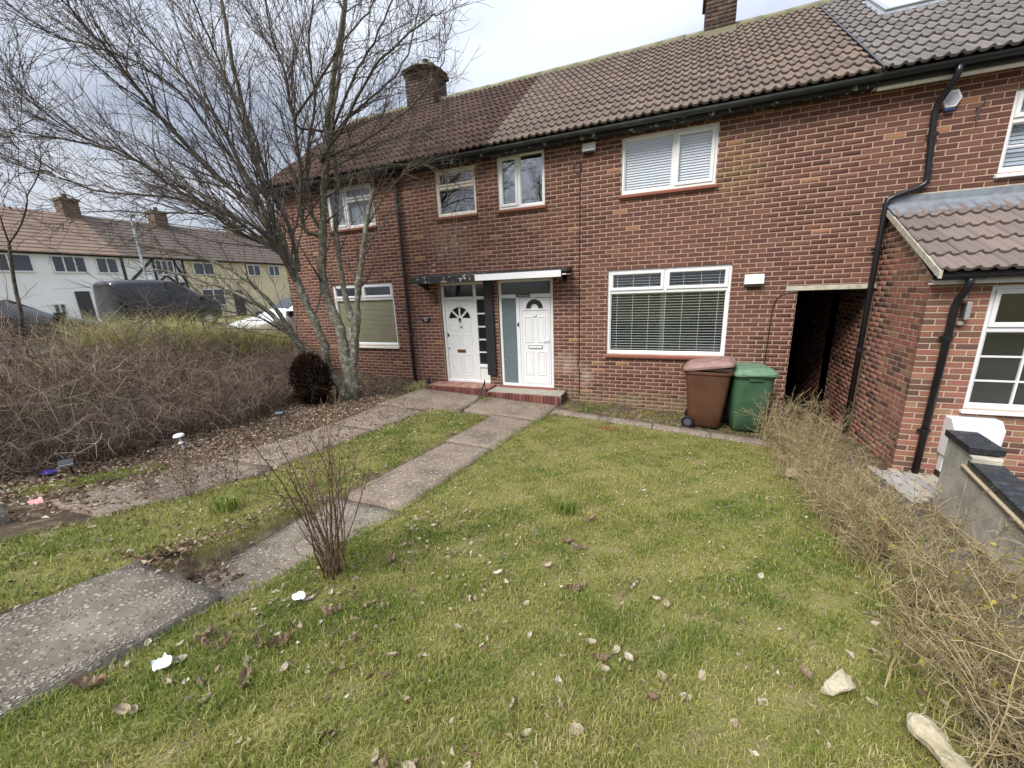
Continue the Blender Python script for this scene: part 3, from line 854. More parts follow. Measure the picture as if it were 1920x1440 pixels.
for H, xa, xb in ((H1, FX0, XB1), (H2, XB1, XB2), (H3, XB2, 7.1)):
    ops = [o for o in OP.values() if o[1] > xa and o[0] < xb]
    if H is H2: ops = [o if o != OP['ps'] else (1.88, 2.6, -.4, 2.0) for o in ops]
    if H is H3: ops = [o if o != OP['ps'] else (2.3, 2.835, -.4, 2.0) for o in ops]
    b = wall_slab(xa, xb, -.4, 4.80, .005, .28, ops)
    w_ = b.build('wall', m_mortar, H); walls.append(w_)
    B = Bricks(BV)
    B.wall((FX0, 0), 0, FL, FZ0, FZ1, LOC, off=0, keep=lambda p, q, z: xa <= FX0 + (p + q) / 2 < xb)
    if H is H1:
        B.wall((FX0, 6.4), -math.pi / 2, 6.4, FZ0, FZ1 + .0, ())
        gb = MB(); gb.box(FX0 + .008, FX0 + .25, .3, 6.6, -.3, 4.8); gb.prism([(FX0 + .01, 4.8), (FX0 + .2, 4.8), (FX0 + .2, 4.81), (FX0 + .01, 4.81)], .1, .2)
        gb.add([(FX0 + .008, -.1, 4.75), (FX0 + .008, 6.6, 4.75), (FX0 + .008, RY, RZ - .08)], [(0, 2, 1)])
        gb.build('gable_wall', m_mortar, H)
        B.build(w_)
    elif H is H2: B.build(w_)
    else: BR3 = B
    shell(H, {H3: 2.92}.get(H, xa), {H2: 1.86}.get(H, xb))

# roofs --------------------------------------------------------------
TV1, TV2, TV3 = tile_variants(m_tileL), tile_variants(m_tileM), tile_variants(m_tileR)
rf1 = roof_deck(H1, -9.2, -3.21); lay_tiles(rf1, -9.2, 22, EY - .03, EZ, PITCH, 14, TV1, sx=5.995 / 22 / TW)
rf2 = roof_deck(H2, -3.205, 2.41); lay_tiles(rf2, -3.2, 21, EY - .03, EZ, PITCH, 14, TV2)
rf3 = roof_deck(H3, 2.415, 7.2)
def sky_skip(r, c):
    x = 2.44 + c * TW; return 3.02 < x + TW * .5 < 4.05 and 8 <= r <= 11
lay_tiles(rf3, 2.44, 17, EY - .03, EZ, PITCH, 14, TV3, sky_skip)
for rf, a, b in ((rf1, -9.2, -3.21), (rf2, -3.205, 2.41), (rf3, 2.415, 7.2)): ridge(rf, a, b)
jn = MB(); s_, c_ = math.sin(PITCH), math.cos(PITCH)
for k in range(1):
    jn.hexa([(2.405, EY - .03, EZ + .03), (2.43, EY - .03, EZ + .03), (2.43, RY, RZ + .03), (2.405, RY, RZ + .03), (2.405, EY - .03, EZ + .062), (2.43, EY - .03, EZ + .062), (2.43, RY, RZ + .062), (2.405, RY, RZ + .062)])
jn.build('joint_strip', m_black, rf3)
vg = MB(); vg.hexa([(-9.23, EY - .03, EZ - .09), (-9.19, EY - .03, EZ - .09), (-9.19, RY, RZ - .09), (-9.23, RY, RZ - .09), (-9.23, EY - .03, EZ + .05), (-9.19, EY - .03, EZ + .05), (-9.19, RY, RZ + .05), (-9.23, RY, RZ + .05)])
vg.build('verge', m_ridge, rf1)
# skylight
su = lambda x, t, n: (x, EY + c_ * t - s_ * n, EZ + s_ * t + c_ * n)
def sbox(b, x0, x1, t0, t1, n0, n1):
    b.hexa([su(x0, t0, n0), su(x1, t0, n0), su(x1, t1, n0), su(x0, t1, n0), su(x0, t0, n1), su(x1, t0, n1), su(x1, t1, n1), su(x0, t1, n1)])
t0, t1, x0, x1 = 2.66, 3.74, 3.03, 3.98
b = MB()
for a in ((x0, x1, t0, t0 + .09), (x0, x1, t1 - .09, t1), (x0, x0 + .08, t0 + .09, t1 - .09), (x1 - .08, x1, t0 + .09, t1 - .09)): sbox(b, *a, -.02, .09)
skl = b.build('skylight', mat('skylight_frame', (.30,.31,.30), .4, metal=.4), rf3, .006)
b = MB(); sbox(b, x0 + .07, x1 - .07, t0 + .08, t1 - .08, .05, .07); b.build('pane', mat('skylight_glass', (.55,.58,.58), .08, spec=1), skl)
b = MB()
for a in ((x0 - .10, x1 + .10, t0 - .16, t0 - .002), (x0 - .08, x0 - .002, t0, t1), (x1 + .002, x1 + .08, t0, t1)): sbox(b, *a, .03, .055)
b.build('flashing', m_lead, skl)
# chimneys
ch1 = chimney(rf1, -6.92, -6.06, 2.85, 3.6, 7.95)
b = MB(); b.box(-6.98, -6.0, 2.79, 3.66, 7.9, 8.0); b.build('cap_course', m_soot, ch1, .01)
b = MB(); g = random.Random(2)
b.tube([(-6.49, 3.22, 7.95), (-6.49, 3.22, 8.03), (-6.49, 3.22, 8.09), (-6.49, 3.22, 8.17)], [.62, .5, .2, .12], 10); b.build('mortar_cap', m_moss, ch1)
b = MB(); b.tube([(-6.44, 3.2, 8.0), (-6.44, 3.2, 8.27), (-6.44, 3.2, 8.3)], [.085, .075, .09], 10); b.build('chimney_pot', m_soot, ch1)
ch2 = chimney(rf2, .42, .98, 3.0, 3.62, 9.3)
b = MB(); b.box(.37, 1.03, 2.95, 3.67, 7.88, 8.5); b.build('oversailing_course', m_soot, ch2, .01)
b = MB(); b.box(.34, 1.06, 2.92, 3.70, 8.5, 8.6); b.build('oversailing_course', m_soot, ch2, .01)
b = MB(); b.box(.40, 1.00, 2.97, 3.66, RZ - .3, RZ - .04); b.build('flashing', m_ridge, ch2)
for h in (ch1, ch2):
    pass

# eaves --------------------------------------------------------------
for H, xa, xb, fm, gm in ((H1, -9.15, XB1, m_peel, m_gutter), (H2, XB1 + .002, XB2 - .02, m_peel, m_gutter), (H3, XB2 - .018, 7.1, m_black, m_pipe)):
    b = MB(); b.box(xa, xb, -.185, -.16, 4.585, 4.735); b.build('fascia', fm, H, .003)
    b = MB(); b.box(xa, xb, -.158, .0, 4.60, 4.62); b.build('soffit', m_cream if H is H3 else m_peel, H)
    gutter(H, xa, xb - .004, EY - .008, EZ - .03, gm)
b = MB(); b.box(XB2, 7.1, -.158, -.12, 4.545, 4.598); b.build('trim_board', m_cream, H3)

# windows ------------------------------------------------------------
x0, x1, z0, z1 = OP['gw']
w_ = window(H2, x0, x1, z0, z1, [(0, 1, 0, .745, False), (0, .49, .745, 1, True), (.49, 1, .745, 1, True)], label='wide white window with open venetian blind')
blind(w_, x0 + .07, x1 - .07, z0 + .07, z1 - .08, .082, .047, .026, R_(3), m_blind, 7, .0022)
x0, x1, z0, z1 = OP['uw']
w_ = window(H2, x0, x1, z0, z1, [(0, .57, 0, 1, False), (.57, 1, 0, 1, True)], gm=m_glassb)
blind(w_, x0 + .05, x1 - .05, z0 + .05, z1 - .05, .085, .04, .05, R_(62), m_blind)
x0, x1, z0, z1 = OP['mw']
w_ = window(H2, x0, x1, z0, z1, [(0, .45, 0, 1, True), (.45, 1, 0, 1, False)], gm=m_mirror, label='white landing window reflecting bare branches')
x0, x1, z0, z1 = OP['lw']
w_ = window(H1, x0, x1, z0, z1, [(0, 1, 0, .62, False), (0, 1, .62, 1, True)], fm=m_cream, gm=m_mirror, sashw=.04, label='cream painted timber window with red sill')
x0, x1, z0, z1 = OP['fw']
w_ = window(H1, x0, x1, z0, z1, [(0, .4, 0, 1, True), (.4, 1, 0, .66, False), (.4, 1, .66, 1, True)], gm=m_glassb)
b = MB(); n = 40
for k in range(n):
    xa = x0 + .05 + (x1 - x0 - .1) * k / n; xb = x0 + .05 + (x1 - x0 - .1) * (k + 1) / n
    ya, yb = .13 + .012 * math.sin(k * 1.3), .13 + .012 * math.sin((k + 1) * 1.3)
    b.add([(xa, ya, z0 + .03), (xb, yb, z0 + .03), (xb, yb, z1 - .03), (xa, ya, z1 - .03)], [(0, 1, 2, 3)])
b.build('net_curtain', mat('net_curtain', (.55,.58,.58), .9, transl=.4), w_, 0, True)
x0, x1, z0, z1 = OP['ll']
w_ = window(H1, x0, x1, z0, z1, [(0, 1, 0, .76, False), (0, .5, .76, 1, True), (.5, 1, .76, 1, True)], sillm=m_cream, label='wide white window with closed tan blind')
blind(w_, x0 + .06, x1 - .06, z0 + .05, z0 + (z1 - z0) * .76 - .02, .085, .03, .036, R_(66), m_tan)
x0, x1, z0, z1 = OP['rw']
w_ = window(H3, x0, x1, z0, z1, [(0, .55, 0, .64, False), (0, .55, .64, 1, True), (.55, 1, 0, 1, True)], gm=m_glassb, bars=lambda a, c, d, e: (1, 1) if d == 0 and c < .9 else (0, 0), sillm=m_upvc)
blind(w_, x0 + .05, x1 - .05, z0 + .05, z1 - .05, .14, .05, .055, R_(74), mat('grey_blind', (.45,.48,.52), .7))

# front doors --------------------------------------------------------
def panel(b, x0, x1, z0, z1, y, d=.010, w=.022):
    """raised moulding round a door panel"""
    b.ring(x0, x1, z0, z1, w, y - d, y + .01, .008)
    b.box(x0 + w + .02, x1 - w - .02, y - d * .55, y + .01, z0 + w + .02, z1 - w - .02)
def arch(cx, cz, r, a0, a1, n):
    return [(cx + r * math.cos(a0 + (a1 - a0) * k / n), cz + r * math.sin(a0 + (a1 - a0) * k / n)) for k in range(n + 1)]
# right-hand door: white plastic, glazed side light
x0, x1, zt = -3.235, -2.085, OP['d2'][3]
zb = .19; zm = 2.06; xm = -2.83; y = .05
b = MB(); b.ring(x0, x1, zb, zt, .055, y, y + .07)
b.box(x0 + .05, x1 - .05, y + .003, y + .066, zm - .035, zm + .035); b.box(xm - .035, xm + .035, y + .005, y + .064, zb + .05, zm - .03)
fr = b.build('door_frame', m_upvc, H2, .003)
b = MB(); b.add([(x0 + .05, y + .03, zb + .05), (xm - .03, y + .03, zb + .05), (xm - .03, y + .03, zm - .03), (x0 + .05, y + .03, zm - .03)], [(0, 1, 2, 3)]); b.build('pane', m_frost, fr)
b = MB(); b.add([(x0 + .05, y + .03, zm + .03), (x1 - .05, y + .03, zm + .03), (x1 - .05, y + .03, zt - .05), (x0 + .05, y + .03, zt - .05)], [(0, 1, 2, 3)]); b.build('pane', mat('transom_glass', (.045,.055,.058), .08, spec=.7), fr)
b = MB(); b.box(x0 - .01, x1 + .01, -.03, .1, .13, .188); b.build('threshold', m_sill, H2, .005)
xa, xb, za, zc = xm + .04, x1 - .06, zb + .06, zm - .045
b = MB(); b.box(xa, xb, y + .006, y + .05, za, zc); dr = b.build('door', m_upvc, H2, .004)
cx = (xa + xb) / 2; Wd = xb - xa
b = MB(); b.ring(xa + .04, xb - .04, za + .03, zc - .03, .012, y - .002, y + .02, .006); b.build('door_moulding', m_upvc, dr)
for px0, px1, pz0, pz1 in ((xa + .10, cx - .045, za + .20, za + .70), (cx + .045, xb - .10, za + .20, za + .70), (xa + .10, cx - .045, za + .88, za + 1.40), (cx + .045, xb - .10, za + .88, za + 1.40)):
    b = MB(); panel(b, px0, px1, pz0, pz1, y + .006); b.build('door_panel', m_upvc, dr)
fz = za + 1.555
b = MB(); o_ = arch(cx, fz, .215, 0, math.pi, 20); i_ = arch(cx, fz, .075, math.pi, 0, 10)
b.prism(o_ + i_, y - .008, y + .012); b.build('fanlight_surround', m_upvc, dr, .004)
b = MB(); b.prism(arch(cx, fz + .012, .175, 0, math.pi, 20) + arch(cx, fz + .012, .08, math.pi, 0, 10), y - .012, y - .009); b.build('fanlight', m_dpane, dr)
b = MB(); b.box(xa + .08, xb - .08, y - .008, y + .01, fz - .03, fz - .012); b.cyl((cx, y - .004, fz - .115), (0, 1, 0), .042, .02, 20); b.build('door_moulding', m_upvc, dr, .003)
b = MB(); b.ring(cx - .15, cx + .15, za + .755, za + .825, .012, y - .012, y + .01, .004); b.build('letterbox', mat('chrome_edge', (.35,.37,.36), .3, metal=.5), dr)
b = MB(); b.box(cx - .138, cx + .138, y - .006, y + .01, za + .767, za + .813); b.build('letter_flap', m_upvc, dr)
b = MB(); b.box(xb - .055, xb - .03, y - .004, y + .01, za + .80, za + 1.0); b.tube([(xb - .04, y - .01, za + .93), (xb - .04, y - .04, za + .93), (xb - .16, y - .04, za + .93)], .008, 8); b.build('door_handle', m_upvc, dr)
b = MB(); b.box(xm - .012, xm + .016, y - .018, y + .001, 1.46, 1.53); b.build('doorbell', m_sign, fr, .004)
sg = MB(); sg.box(xm - .02, xm + .27, y - .012, y - .001, zm - .02, zm + .038); sgo = sg.build('name_plate', m_sign, fr)
text('Shady Covert', .042, (xm + .125, y - .0135, zm + .009), m_letter, sgo, shear=.25)

# left-hand door: timber, fan light, side light of five panes
x0, x1, zt = -4.60, -3.52, OP['d1'][3]
zb = .23; zm = 2.05; xm = -3.79; y = .055
b = MB(); b.ring(x0, x1 + .06, zb - .02, zt, .06, y, y + .07)
b.box(x0 + .05, x1 + .01, y + .003, y + .066, zm - .035, zm + .035); b.box(xm - .04, xm + .03, y + .005, y + .064, zb, zt - .05)
fr = b.build('door_frame', m_wood, H1, .004)
for xa_, xb_ in ((x0 + .055, xm - .035), (xm + .025, x1 + .01)):
    b = MB(); b.add([(xa_, y + .03, zm + .03), (xb_, y + .03, zm + .03), (xb_, y + .03, zt - .055), (xa_, y + .03, zt - .055)], [(0, 1, 2, 3)]); b.build('pane', m_dpane, fr)
zs0 = .62; hz = (zm - .05 - zs0) / 5
for k in range(5):
    b = MB(); b.add([(xm + .05, y + .03, zs0 + k * hz + .015), (x1, y + .03, zs0 + k * hz + .015), (x1, y + .03, zs0 + (k + 1) * hz - .01), (xm + .05, y + .03, zs0 + (k + 1) * hz - .01)], [(0, 1, 2, 3)]); b.build('pane', m_dpane, fr)
    b = MB(); b.box(xm + .03, x1 + .005, y + .012, y + .05, zs0 + k * hz - .014, zs0 + k * hz + .014); b.build('glazing_bar', m_wood, fr)
b = MB(); b.box(xm + .03, x1 + .005, y + .018, y + .05, zb, zs0 - .05); b.build('kick_panel', m_wood, fr)
b = MB(); b.box(xm + .02, x1 + .01, y - .005, y + .05, zs0 - .06, zs0 - .012); b.build('glazing_bar', m_wood, fr, .003)
xa, xb, za, zc = x0 + .065, xm - .045, zb + .02, zm - .04
b = MB(); b.box(xa, xb, y + .016, y + .06, za, zc); dr = b.build('door', m_wood, H1, .003); dr['label'] = 'worn white panelled door with fan of four small panes'
cx = (xa + xb) / 2; yy = y + .016; fz = za + 1.36
for k in range(4):
    a0 = math.pi * k / 4 + .09; a1 = math.pi * (k + 1) / 4 - .09
    b = MB(); b.prism(arch(cx, fz, .255, a0, a1, 6) + [(cx + .06 * math.cos((a0 + a1) / 2), fz + .06 * math.sin((a0 + a1) / 2) + .01)], yy - .006, yy - .002); b.build('fanlight', m_dpane, dr)
b = MB(); b.prism(arch(cx, fz - .0, .285, 0, math.pi, 24) + arch(cx, fz, .262, math.pi, 0, 24), yy - .012, yy + .004); b.build('fanlight_surround', m_wood, dr)
for px0, px1, pz0, pz1 in ((xa + .09, cx - .02, za + .12, za + .58), (cx + .02, xb - .09, za + .12, za + .58), (xa + .08, cx - .03, za + .76, za + 1.02), (cx + .03, xb - .08, za + .76, za + 1.02), (xa + .08, cx - .04, za + 1.09, za + 1.27), (cx + .04, xb - .08, za + 1.09, za + 1.27)):
    b = MB(); panel(b, px0, px1, pz0, pz1, yy, .007, .014); b.build('door_panel', m_wood, dr)
b = MB(); b.box(cx - .11, cx + .09, yy - .012, yy + .004, za + .63, za + .70); b.build('letterbox', m_brass, dr, .004)
b = MB(); b.cyl((cx, yy - .015, fz + .0), (0, 1, 0), .028, .03, 12); b.tube([(cx, yy - .02, fz - .01), (cx, yy - .03, fz - .05), (cx, yy - .02, fz - .065)], [.016, .014, .008], 8); b.build('door_knocker', mat('iron_knocker', (.03,.032,.034), .4, metal=.5), dr)
b = MB(); b.box(xa + .015, xa + .05, yy - .016, yy + .004, za + .98, za + 1.05); b.build('door_lock', m_sign, dr, .003)
b = MB(); b.cyl((xa + .035, yy - .006, za + .72), (0, 1, 0), .014, .02, 10); b.build('door_lock', m_sign, dr)
text('36', .085, (cx + .02, yy - .008, za + 1.19), mat('dull_number', (.16,.17,.18), .4, metal=.5), dr, 'house_number')
b = MB(); b.box(x0 - .02, x1 + .05, -.02, .12, zb - .06, zb - .022); b.build('threshold', m_redpaint, H1, .004)

# pier boxing between the doors, canopy, step
b = MB(); b.box(-3.53, -3.33, -.05, .02, .42, 2.42); b.build('pier_board', m_black, H1, .006)
def canopy(H, xa, xb, fm, f0, f1):
    b = MB(); b.hexa([(xa, -.40, 2.47), (xb, -.40, 2.47), (xb, .004, 2.50), (xa, .004, 2.50), (xa, -.40, 2.515), (xb, -.40, 2.515), (xb, .004, 2.57), (xa, .004, 2.57)])
    c = b.build('canopy', m_black if H is H2 else m_peel, H, .006)
    b = MB(); b.box(f0, f1, -.425, -.402, 2.385, 2.50); b.build('canopy_fascia', fm, c, .003)
    b = MB(); b.box(xa + .02, xb - .02, -.39, .0, 2.42, 2.44); b.build('canopy_soffit', m_cream, c)
    return c
c2 = canopy(H2, -3.40, -1.70, m_upvc, -3.52, -1.80)
c1 = canopy(H1, -5.02, -3.403, m_peel, -5.0, -3.53)
b = MB(); b.box(-1.84, -1.80, -.40, -.0, 2.34, 2.43); b.prism([(-1.86, 2.30), (-1.80, 2.30), (-1.80, 2.40), (-1.86, 2.40)], -.3, 0); b.build('canopy_bracket', m_black, c2, .004)
b = MB(); b.hexa([(-4.93, -.36, 2.40), (-4.87, -.36, 2.40), (-4.87, 0, 2.24), (-4.93, 0, 2.24), (-4.93, -.36, 2.43), (-4.87, -.36, 2.43), (-4.87, 0, 2.43), (-4.93, 0, 2.43)]); b.build('canopy_bracket', m_black, c1, .004)
b = MB(); b.box(-4.80, -4.68, -.06, -.004, 1.98, 2.17); b.build('meter_plate', mat('dull_box', (.10,.07,.04), .7), H1, .01)
# steps: painted slab left, bare concrete right, brick-on-edge front
for H, xa, xb, zt_, mm, yf in ((H1, -4.84, -3.38, .215, m_redpaint, -.47), (H2, -3.375, -1.83, .165, m_conc, -.52)):
    b = MB(); b.box(xa, xb, yf + .095, -.001, -.25, zt_); st = b.build('doorstep', mm, H, .006)
    vb = []
    for t in (.05, .3, .5, .7, .95):
        q = MB(); q.box(0, .064, 0, .09, -.30, 0, t); me = q.mesh('step_brick'); me.materials.append(m_redbrick); vb.append(me)
    x = xa
    while x < xb - .03:
        o = bpy.data.objects.new('step_brick', rnd.choice(vb)); COL.objects.link(o); o.location = (x, yf + rnd.uniform(-.003, .003), zt_ - .004 + rnd.uniform(-.004, .003)); o.parent = st
        x += .0725
    if H is H2:
        y_ = yf + .1
        while y_ < -.02:
            o = bpy.data.objects.new('step_brick', rnd.choice(vb)); COL.objects.link(o); o.rotation_euler = (0, 0, R_(90)); o.location = (xb + .018, y_, zt_ - .004 + rnd.uniform(-.004, .003)); o.parent = st
            y_ += .0725
# plaques, vents, cables
b = MB(); n = 24
b.prism([(-5.005 + .118 * math.cos(2 * math.pi * k / n), 1.625 + .073 * math.sin(2 * math.pi * k / n)) for k in range(n)], -.016, -.002)
sg = b.build('oval_house_sign', m_sign, H1, .004)
text('THIRTY', .05, (-5.005, -.0185, 1.645), m_letter, sg); text('SIX', .05, (-5.005, -.0185, 1.598), m_letter, sg)
def vent(H, x0, x1, z0, z1):
    b = MB(); b.hexa([(x0, -.075, z0 + .02), (x1, -.075, z0 + .02), (x1, 0, z0), (x0, 0, z0), (x0, -.045, z1), (x1, -.045, z1), (x1, 0, z1), (x0, 0, z1)])
    v = b.build('vent_cover', m_upvc, H, .004)
    b = MB(); b.box(x0 + .015, x1 - .015, -.07, -.002, z0 - .012, z0 + .004); b.build('vent_slot', m_dark, v)
vent(H2, -1.50, -1.28, 4.42, 4.57); vent(H2, 1.13, 1.40, 2.11, 2.28)
b = MB(); cpts = [(-1.60, -.012, 4.30), (-1.66, -.012, 4.25), (-1.64, -.012, 4.16), (-1.56, -.012, 4.14), (-1.52, -.012, 4.22), (-1.55, -.012, 4.30), (-1.545, -.012, 4.15), (-1.55, -.012, 3.2), (-1.555, -.012, 2.2), (-1.56, -.012, 1.2), (-1.555, -.014, .9), (-1.585, -.014, .7), (-1.55, -.014, .6), (-1.555, -.012, .12)]
b.tube(smooth_poly(cpts, 4), .0065, 6); b.build('wall_cable', m_black, H2, 0, True)
b = MB(); b.tube(smooth_poly([(1.88, -.01, 1.98), (1.74, -.012, 1.97), (1.64, -.012, 1.93), (1.58, -.012, 1.80), (1.56, -.012, 1.5), (1.55, -.012, 1.0), (1.53, -.012, .5), (1.52, -.012, .1)], 4), .0065, 6); b.build('wall_cable', m_black, H2, 0, True)
# old mortar repairs below the timber window
g = random.Random(4)
for k in range(11):
    t = k / 10; x = -3.75 - 1.05 * t + g.uniform(-.09, .09); z = 3.60 - 1.0 * t + g.uniform(-.06, .06)
    b = MB(); n = 7; b.prism([(x + g.uniform(.012, .05) * math.cos(2 * math.pi * q / n) * 1.5, z + g.uniform(.008, .03) * math.sin(2 * math.pi * q / n)) for q in range(n)], -.0035, .004); b.build('mortar_patch', m_mortar, H1)
# pipes
pipe(H1, [(-5.40, -.10, 4.46), (-5.40, -.085, 4.40), (-5.40, -.08, 4.3), (-5.40, -.08, 0.12)], .036, m_oldpipe, collars=[(-5.40, -.08, z) for z in (3.9, 2.62, 1.3)])
b = MB(); b.tube([(-5.40, -.085, 4.38), (-5.40, -.085, 4.44), (-5.40, -.085, 4.52)], [.045, .07, .075], 12); b.build('rainwater_hopper', m_oldpipe, H1)
pipe(H3, [(3.16, EY - .01, 4.66), (3.16, EY - .01, 4.56), (3.15, -.2, 4.47), (3.10, -.07, 4.30), (3.09, -.055, 4.2), (3.15, -.055, 3.42), (3.14, -.055, 3.36), (3.06, -.055, 3.31), (2.84, -.055, 3.24), (2.775, -.055, 3.20), (2.76, -.055, 3.12), (2.755, -.055, 2.6), (2.745, -.055, -.25)], .036, m_pipe, collars=[(3.12, -.055, 3.95), (2.755, -.055, 2.55), (2.75, -.055, 1.1)])
# passage lintel and lining
b = MB(); b.box(1.72, 2.835, -.012, .2, 2.002, 2.072); b.build('lintel', m_lintel, H2, .006)
b = MB(); b.box(1.80, 1.879, .285, 6.3, -.36, 2.45); b.box(1.80, 2.9, .285, 6.3, 2.02, 2.12); b.box(1.80, 2.9, 6.2, 6.3, -.36, 2.4); b.box(2.845, 2.93, .285, 6.3, -.36, 2.45); b.build('passage_lining', m_dark, H2)  # lining coloured near-black to stand in for the shade deep in the passage

# alarm box, bracket
b = MB(); hx = [(3.24 + .1 * math.cos(a), 4.34 + .115 * math.sin(a)) for a in [R_(q) for q in (60, 0, -60, -120, 180, 120)]]
b.prism(hx, -.06, -.001); al = b.build('alarm_box', m_upvc, H3, .012)
b = MB(); b.prism([(3.24 + (x - 3.24) * .72, 4.34 + (z - 4.34) * .72) for x, z in hx], -.063, -.058); b.build('alarm_panel', mat('alarm_grey', (.42,.42,.48), .4), al)
b = MB(); b.box(3.19, 3.29, -.055, -.005, 4.205, 4.24); b.build('alarm_lens', mat('alarm_blue', (.03,.06,.16), .2), al, .01)
b = MB(); b.tube([(3.52, -.01, 4.2), (3.52, -.05, 4.17), (3.515, -.05, 4.05)], .012, 8); b.tube([(3.52, -.03, 4.2), (3.57, -.03, 4.26), (3.58, -.02, 4.36)], .006, 6); b.build('old_bracket', m_oldpipe, H3)

# ------------------------------------------------------------------ front extension of the right-hand house
XE, YE = 2.83, -1.32
EW = (3.36, 5.0, .60, 2.03)
eo = [(EW[0], EW[1], EW[2], EW[3])]
b = wall_slab(XE + .0, 7.0, -.5, 2.14, YE + .005, YE + .25, eo)
b.add([(XE + .012, .0, -.5), (XE + .012, 3.2, -.5), (XE + .012, 3.2, 2.0), (XE + .012, .0, 2.0)], [(0, 3, 2, 1)])
b.add([(XE + .005, YE + .005, -.5), (XE + .005, .0, -.5), (XE + .005, .0, 3.05), (XE + .005, YE + .005, 2.14)], [(0, 3, 2, 1)])
ext = b.build('extension_wall', m_mortar2, H3)
B = BR3; B2 = Bricks(BV2)
B2.wall((XE, YE), 0, 4.0, -.5, 2.12, [(a - XE, c - XE, d, e) for a, c, d, e in eo])
slope = lambda p: 2.16 + (YE * 0 + (1.32 - p)) * 0
B2.wall((XE, 0), -math.pi / 2, 1.32, -.5, 3.02, (), off=.05, first=1, keep=lambda p, q, z: z + BH < 2.13 + (1.32 - (p + q) / 2) * .68)
B2.wall((XE + .006, 3.2), -math.pi / 2, 3.2, -.5, 2.0, (), off=.1)
def only_front(P): return np.where((P[:, 0] > 5.0) | (P[:, 1] > .05), 50., 0)
B2.build(ext, 300, prefer=only_front)
B.build(walls[2], 300)
EP = math.atan2(3.10 - 2.20, 1.50)
TVE = tile_variants(m_tileE)
b = MB(); b.hexa([(XE - .03, -1.5, 2.17), (7, -1.5, 2.17), (7, 0, 3.07), (XE - .03, 0, 3.07), (XE - .03, -1.5, 2.19), (7, -1.5, 2.19), (7, 0, 3.09), (XE - .03, 0, 3.09)])
er = b.build('extension_roof', m_deck, H3)
lay_tiles(er, XE - .05, 12, -1.53, 2.19, EP, 5, TVE, gauge=.335)
b = MB(); b.hexa([(XE - .06, -1.55, 2.13), (XE - .03, -1.55, 2.13), (XE - .03, 0, 3.04), (XE - .06, 0, 3.04), (XE - .06, -1.55, 2.215), (XE - .03, -1.55, 2.215), (XE - .03, 0, 3.115), (XE - .06, 0, 3.115)]); b.build('verge', m_lintel, er)
b = MB(); b.hexa([(XE - .06, -.30, 2.97), (7, -.30, 2.97), (7, -.02, 3.13), (XE - .06, -.02, 3.13), (XE - .06, -.30, 2.985), (7, -.30, 2.985), (7, -.02, 3.15), (XE - .06, -.02, 3.15)])
b.box(XE - .06, 7, -.025, -.004, 3.10, 3.235); b.build('lead_flashing', m_lead, er)
b = MB(); b.box(XE - .06, 7, -.012, -.001, 3.236, 3.25); b.build('flashing_mortar', m_lintel, er)
b = MB(); b.box(XE - .03, 7, YE - .10, YE - .078, 2.06, 2.20); b.box(XE - .03, 7, YE - .078, YE - .002, 2.06, 2.08); b.build('extension_fascia', m_upvc, H3, .003)
eg = gutter(H3, XE - .06, 7, YE - .165, 2.165, m_pipe, name='extension_gutter')
b = MB(); b.box(XE - .03, 7, YE - .11, YE - .09, 2.18, 2.235); b.build('eaves_tray', m_black, H3)
pipe(H3, [(3.07, YE - .165, 2.16), (3.07, YE - .165, 2.06), (3.07, YE - .15, 2.0), (3.055, YE - .07, 1.88), (3.05, YE - .055, 1.8), (3.03, YE - .055, -.36)], .036, m_pipe, collars=[(3.045, YE - .055, 1.45), (3.035, YE - .055, .3)])
x0, x1, z0, z1 = EW
w_ = window(H3, x0, x1, z0, z1, [(0, .5, 0, .66, False), (0, .5, .66, 1, True), (.5, 1, 0, 1, True)], bars=lambda a, c, d, e: (1, 2) if d == 0 and c < .9 else (1, 0), gm=m_glass, sill=False, y=YE + .02, label='white cottage-bar window of the extension')
b = MB(); b.hexa([(x0 - .03, YE - .05, z0 - .05), (x1, YE - .05, z0 - .05), (x1, YE + .1, z0 - .05), (x0 - .03, YE + .1, z0 - .05), (x0 - .03, YE - .05, z0 - .02), (x1, YE - .05, z0 - .02), (x1, YE + .1, z0 - .003), (x0 - .03, YE + .1, z0 - .003)]); b.build('sill', m_upvc, w_, .004)
b = MB(); b.box(x0 - .05, x1 + .3, YE + .9, YE + .95, -.3, 2.1); b.box(XE + .1, 7, YE + .26, YE + .95, -.3, -.25); b.box(XE + .1, 7, YE + .26, YE + .95, 2.02, 2.06); b.build('inner_walls', m_room, H3)
# meter cabinet
b = MB(); b.add([(3.22, YE - .18, .02), (3.66, YE - .18, .02), (3.66, YE, .02), (3.22, YE, .02), (3.22, YE - .20, .40), (3.66, YE - .20, .40), (3.66, YE, .50), (3.22, YE, .50), (3.22, YE - .12, .50), (3.66, YE - .12, .50)],
      [(0, 3, 2, 1), (0, 1, 5, 4), (4, 5, 9, 8), (8, 9, 6, 7), (1, 2, 6, 9, 5), (3, 0, 4, 8, 7)])
mc = b.build('meter_cabinet', m_upvc, H3, .008)
b = MB(); b.box(3.245, 3.635, YE - .206, YE - .19, .05, .37); b.build('cabinet_door', m_upvc, mc, .004)
b = MB(); b.box(3.24, 3.30, YE - .09, YE - .01, -.36, .02); b.build('service_duct', m_upvc, mc); 
b = MB(); b.box(3.235, 3.305, YE - .1, YE - .005, -.38, -.2); b.build('duct_foot', m_pipe, mc)
b = MB(); b.box(3.135, 3.18, YE - .09, YE - .002, 1.66, 1.86); wl = b.build('wall_light', mat('brushed_steel', (.55,.55,.55), .3, metal=.7), H3, .006)
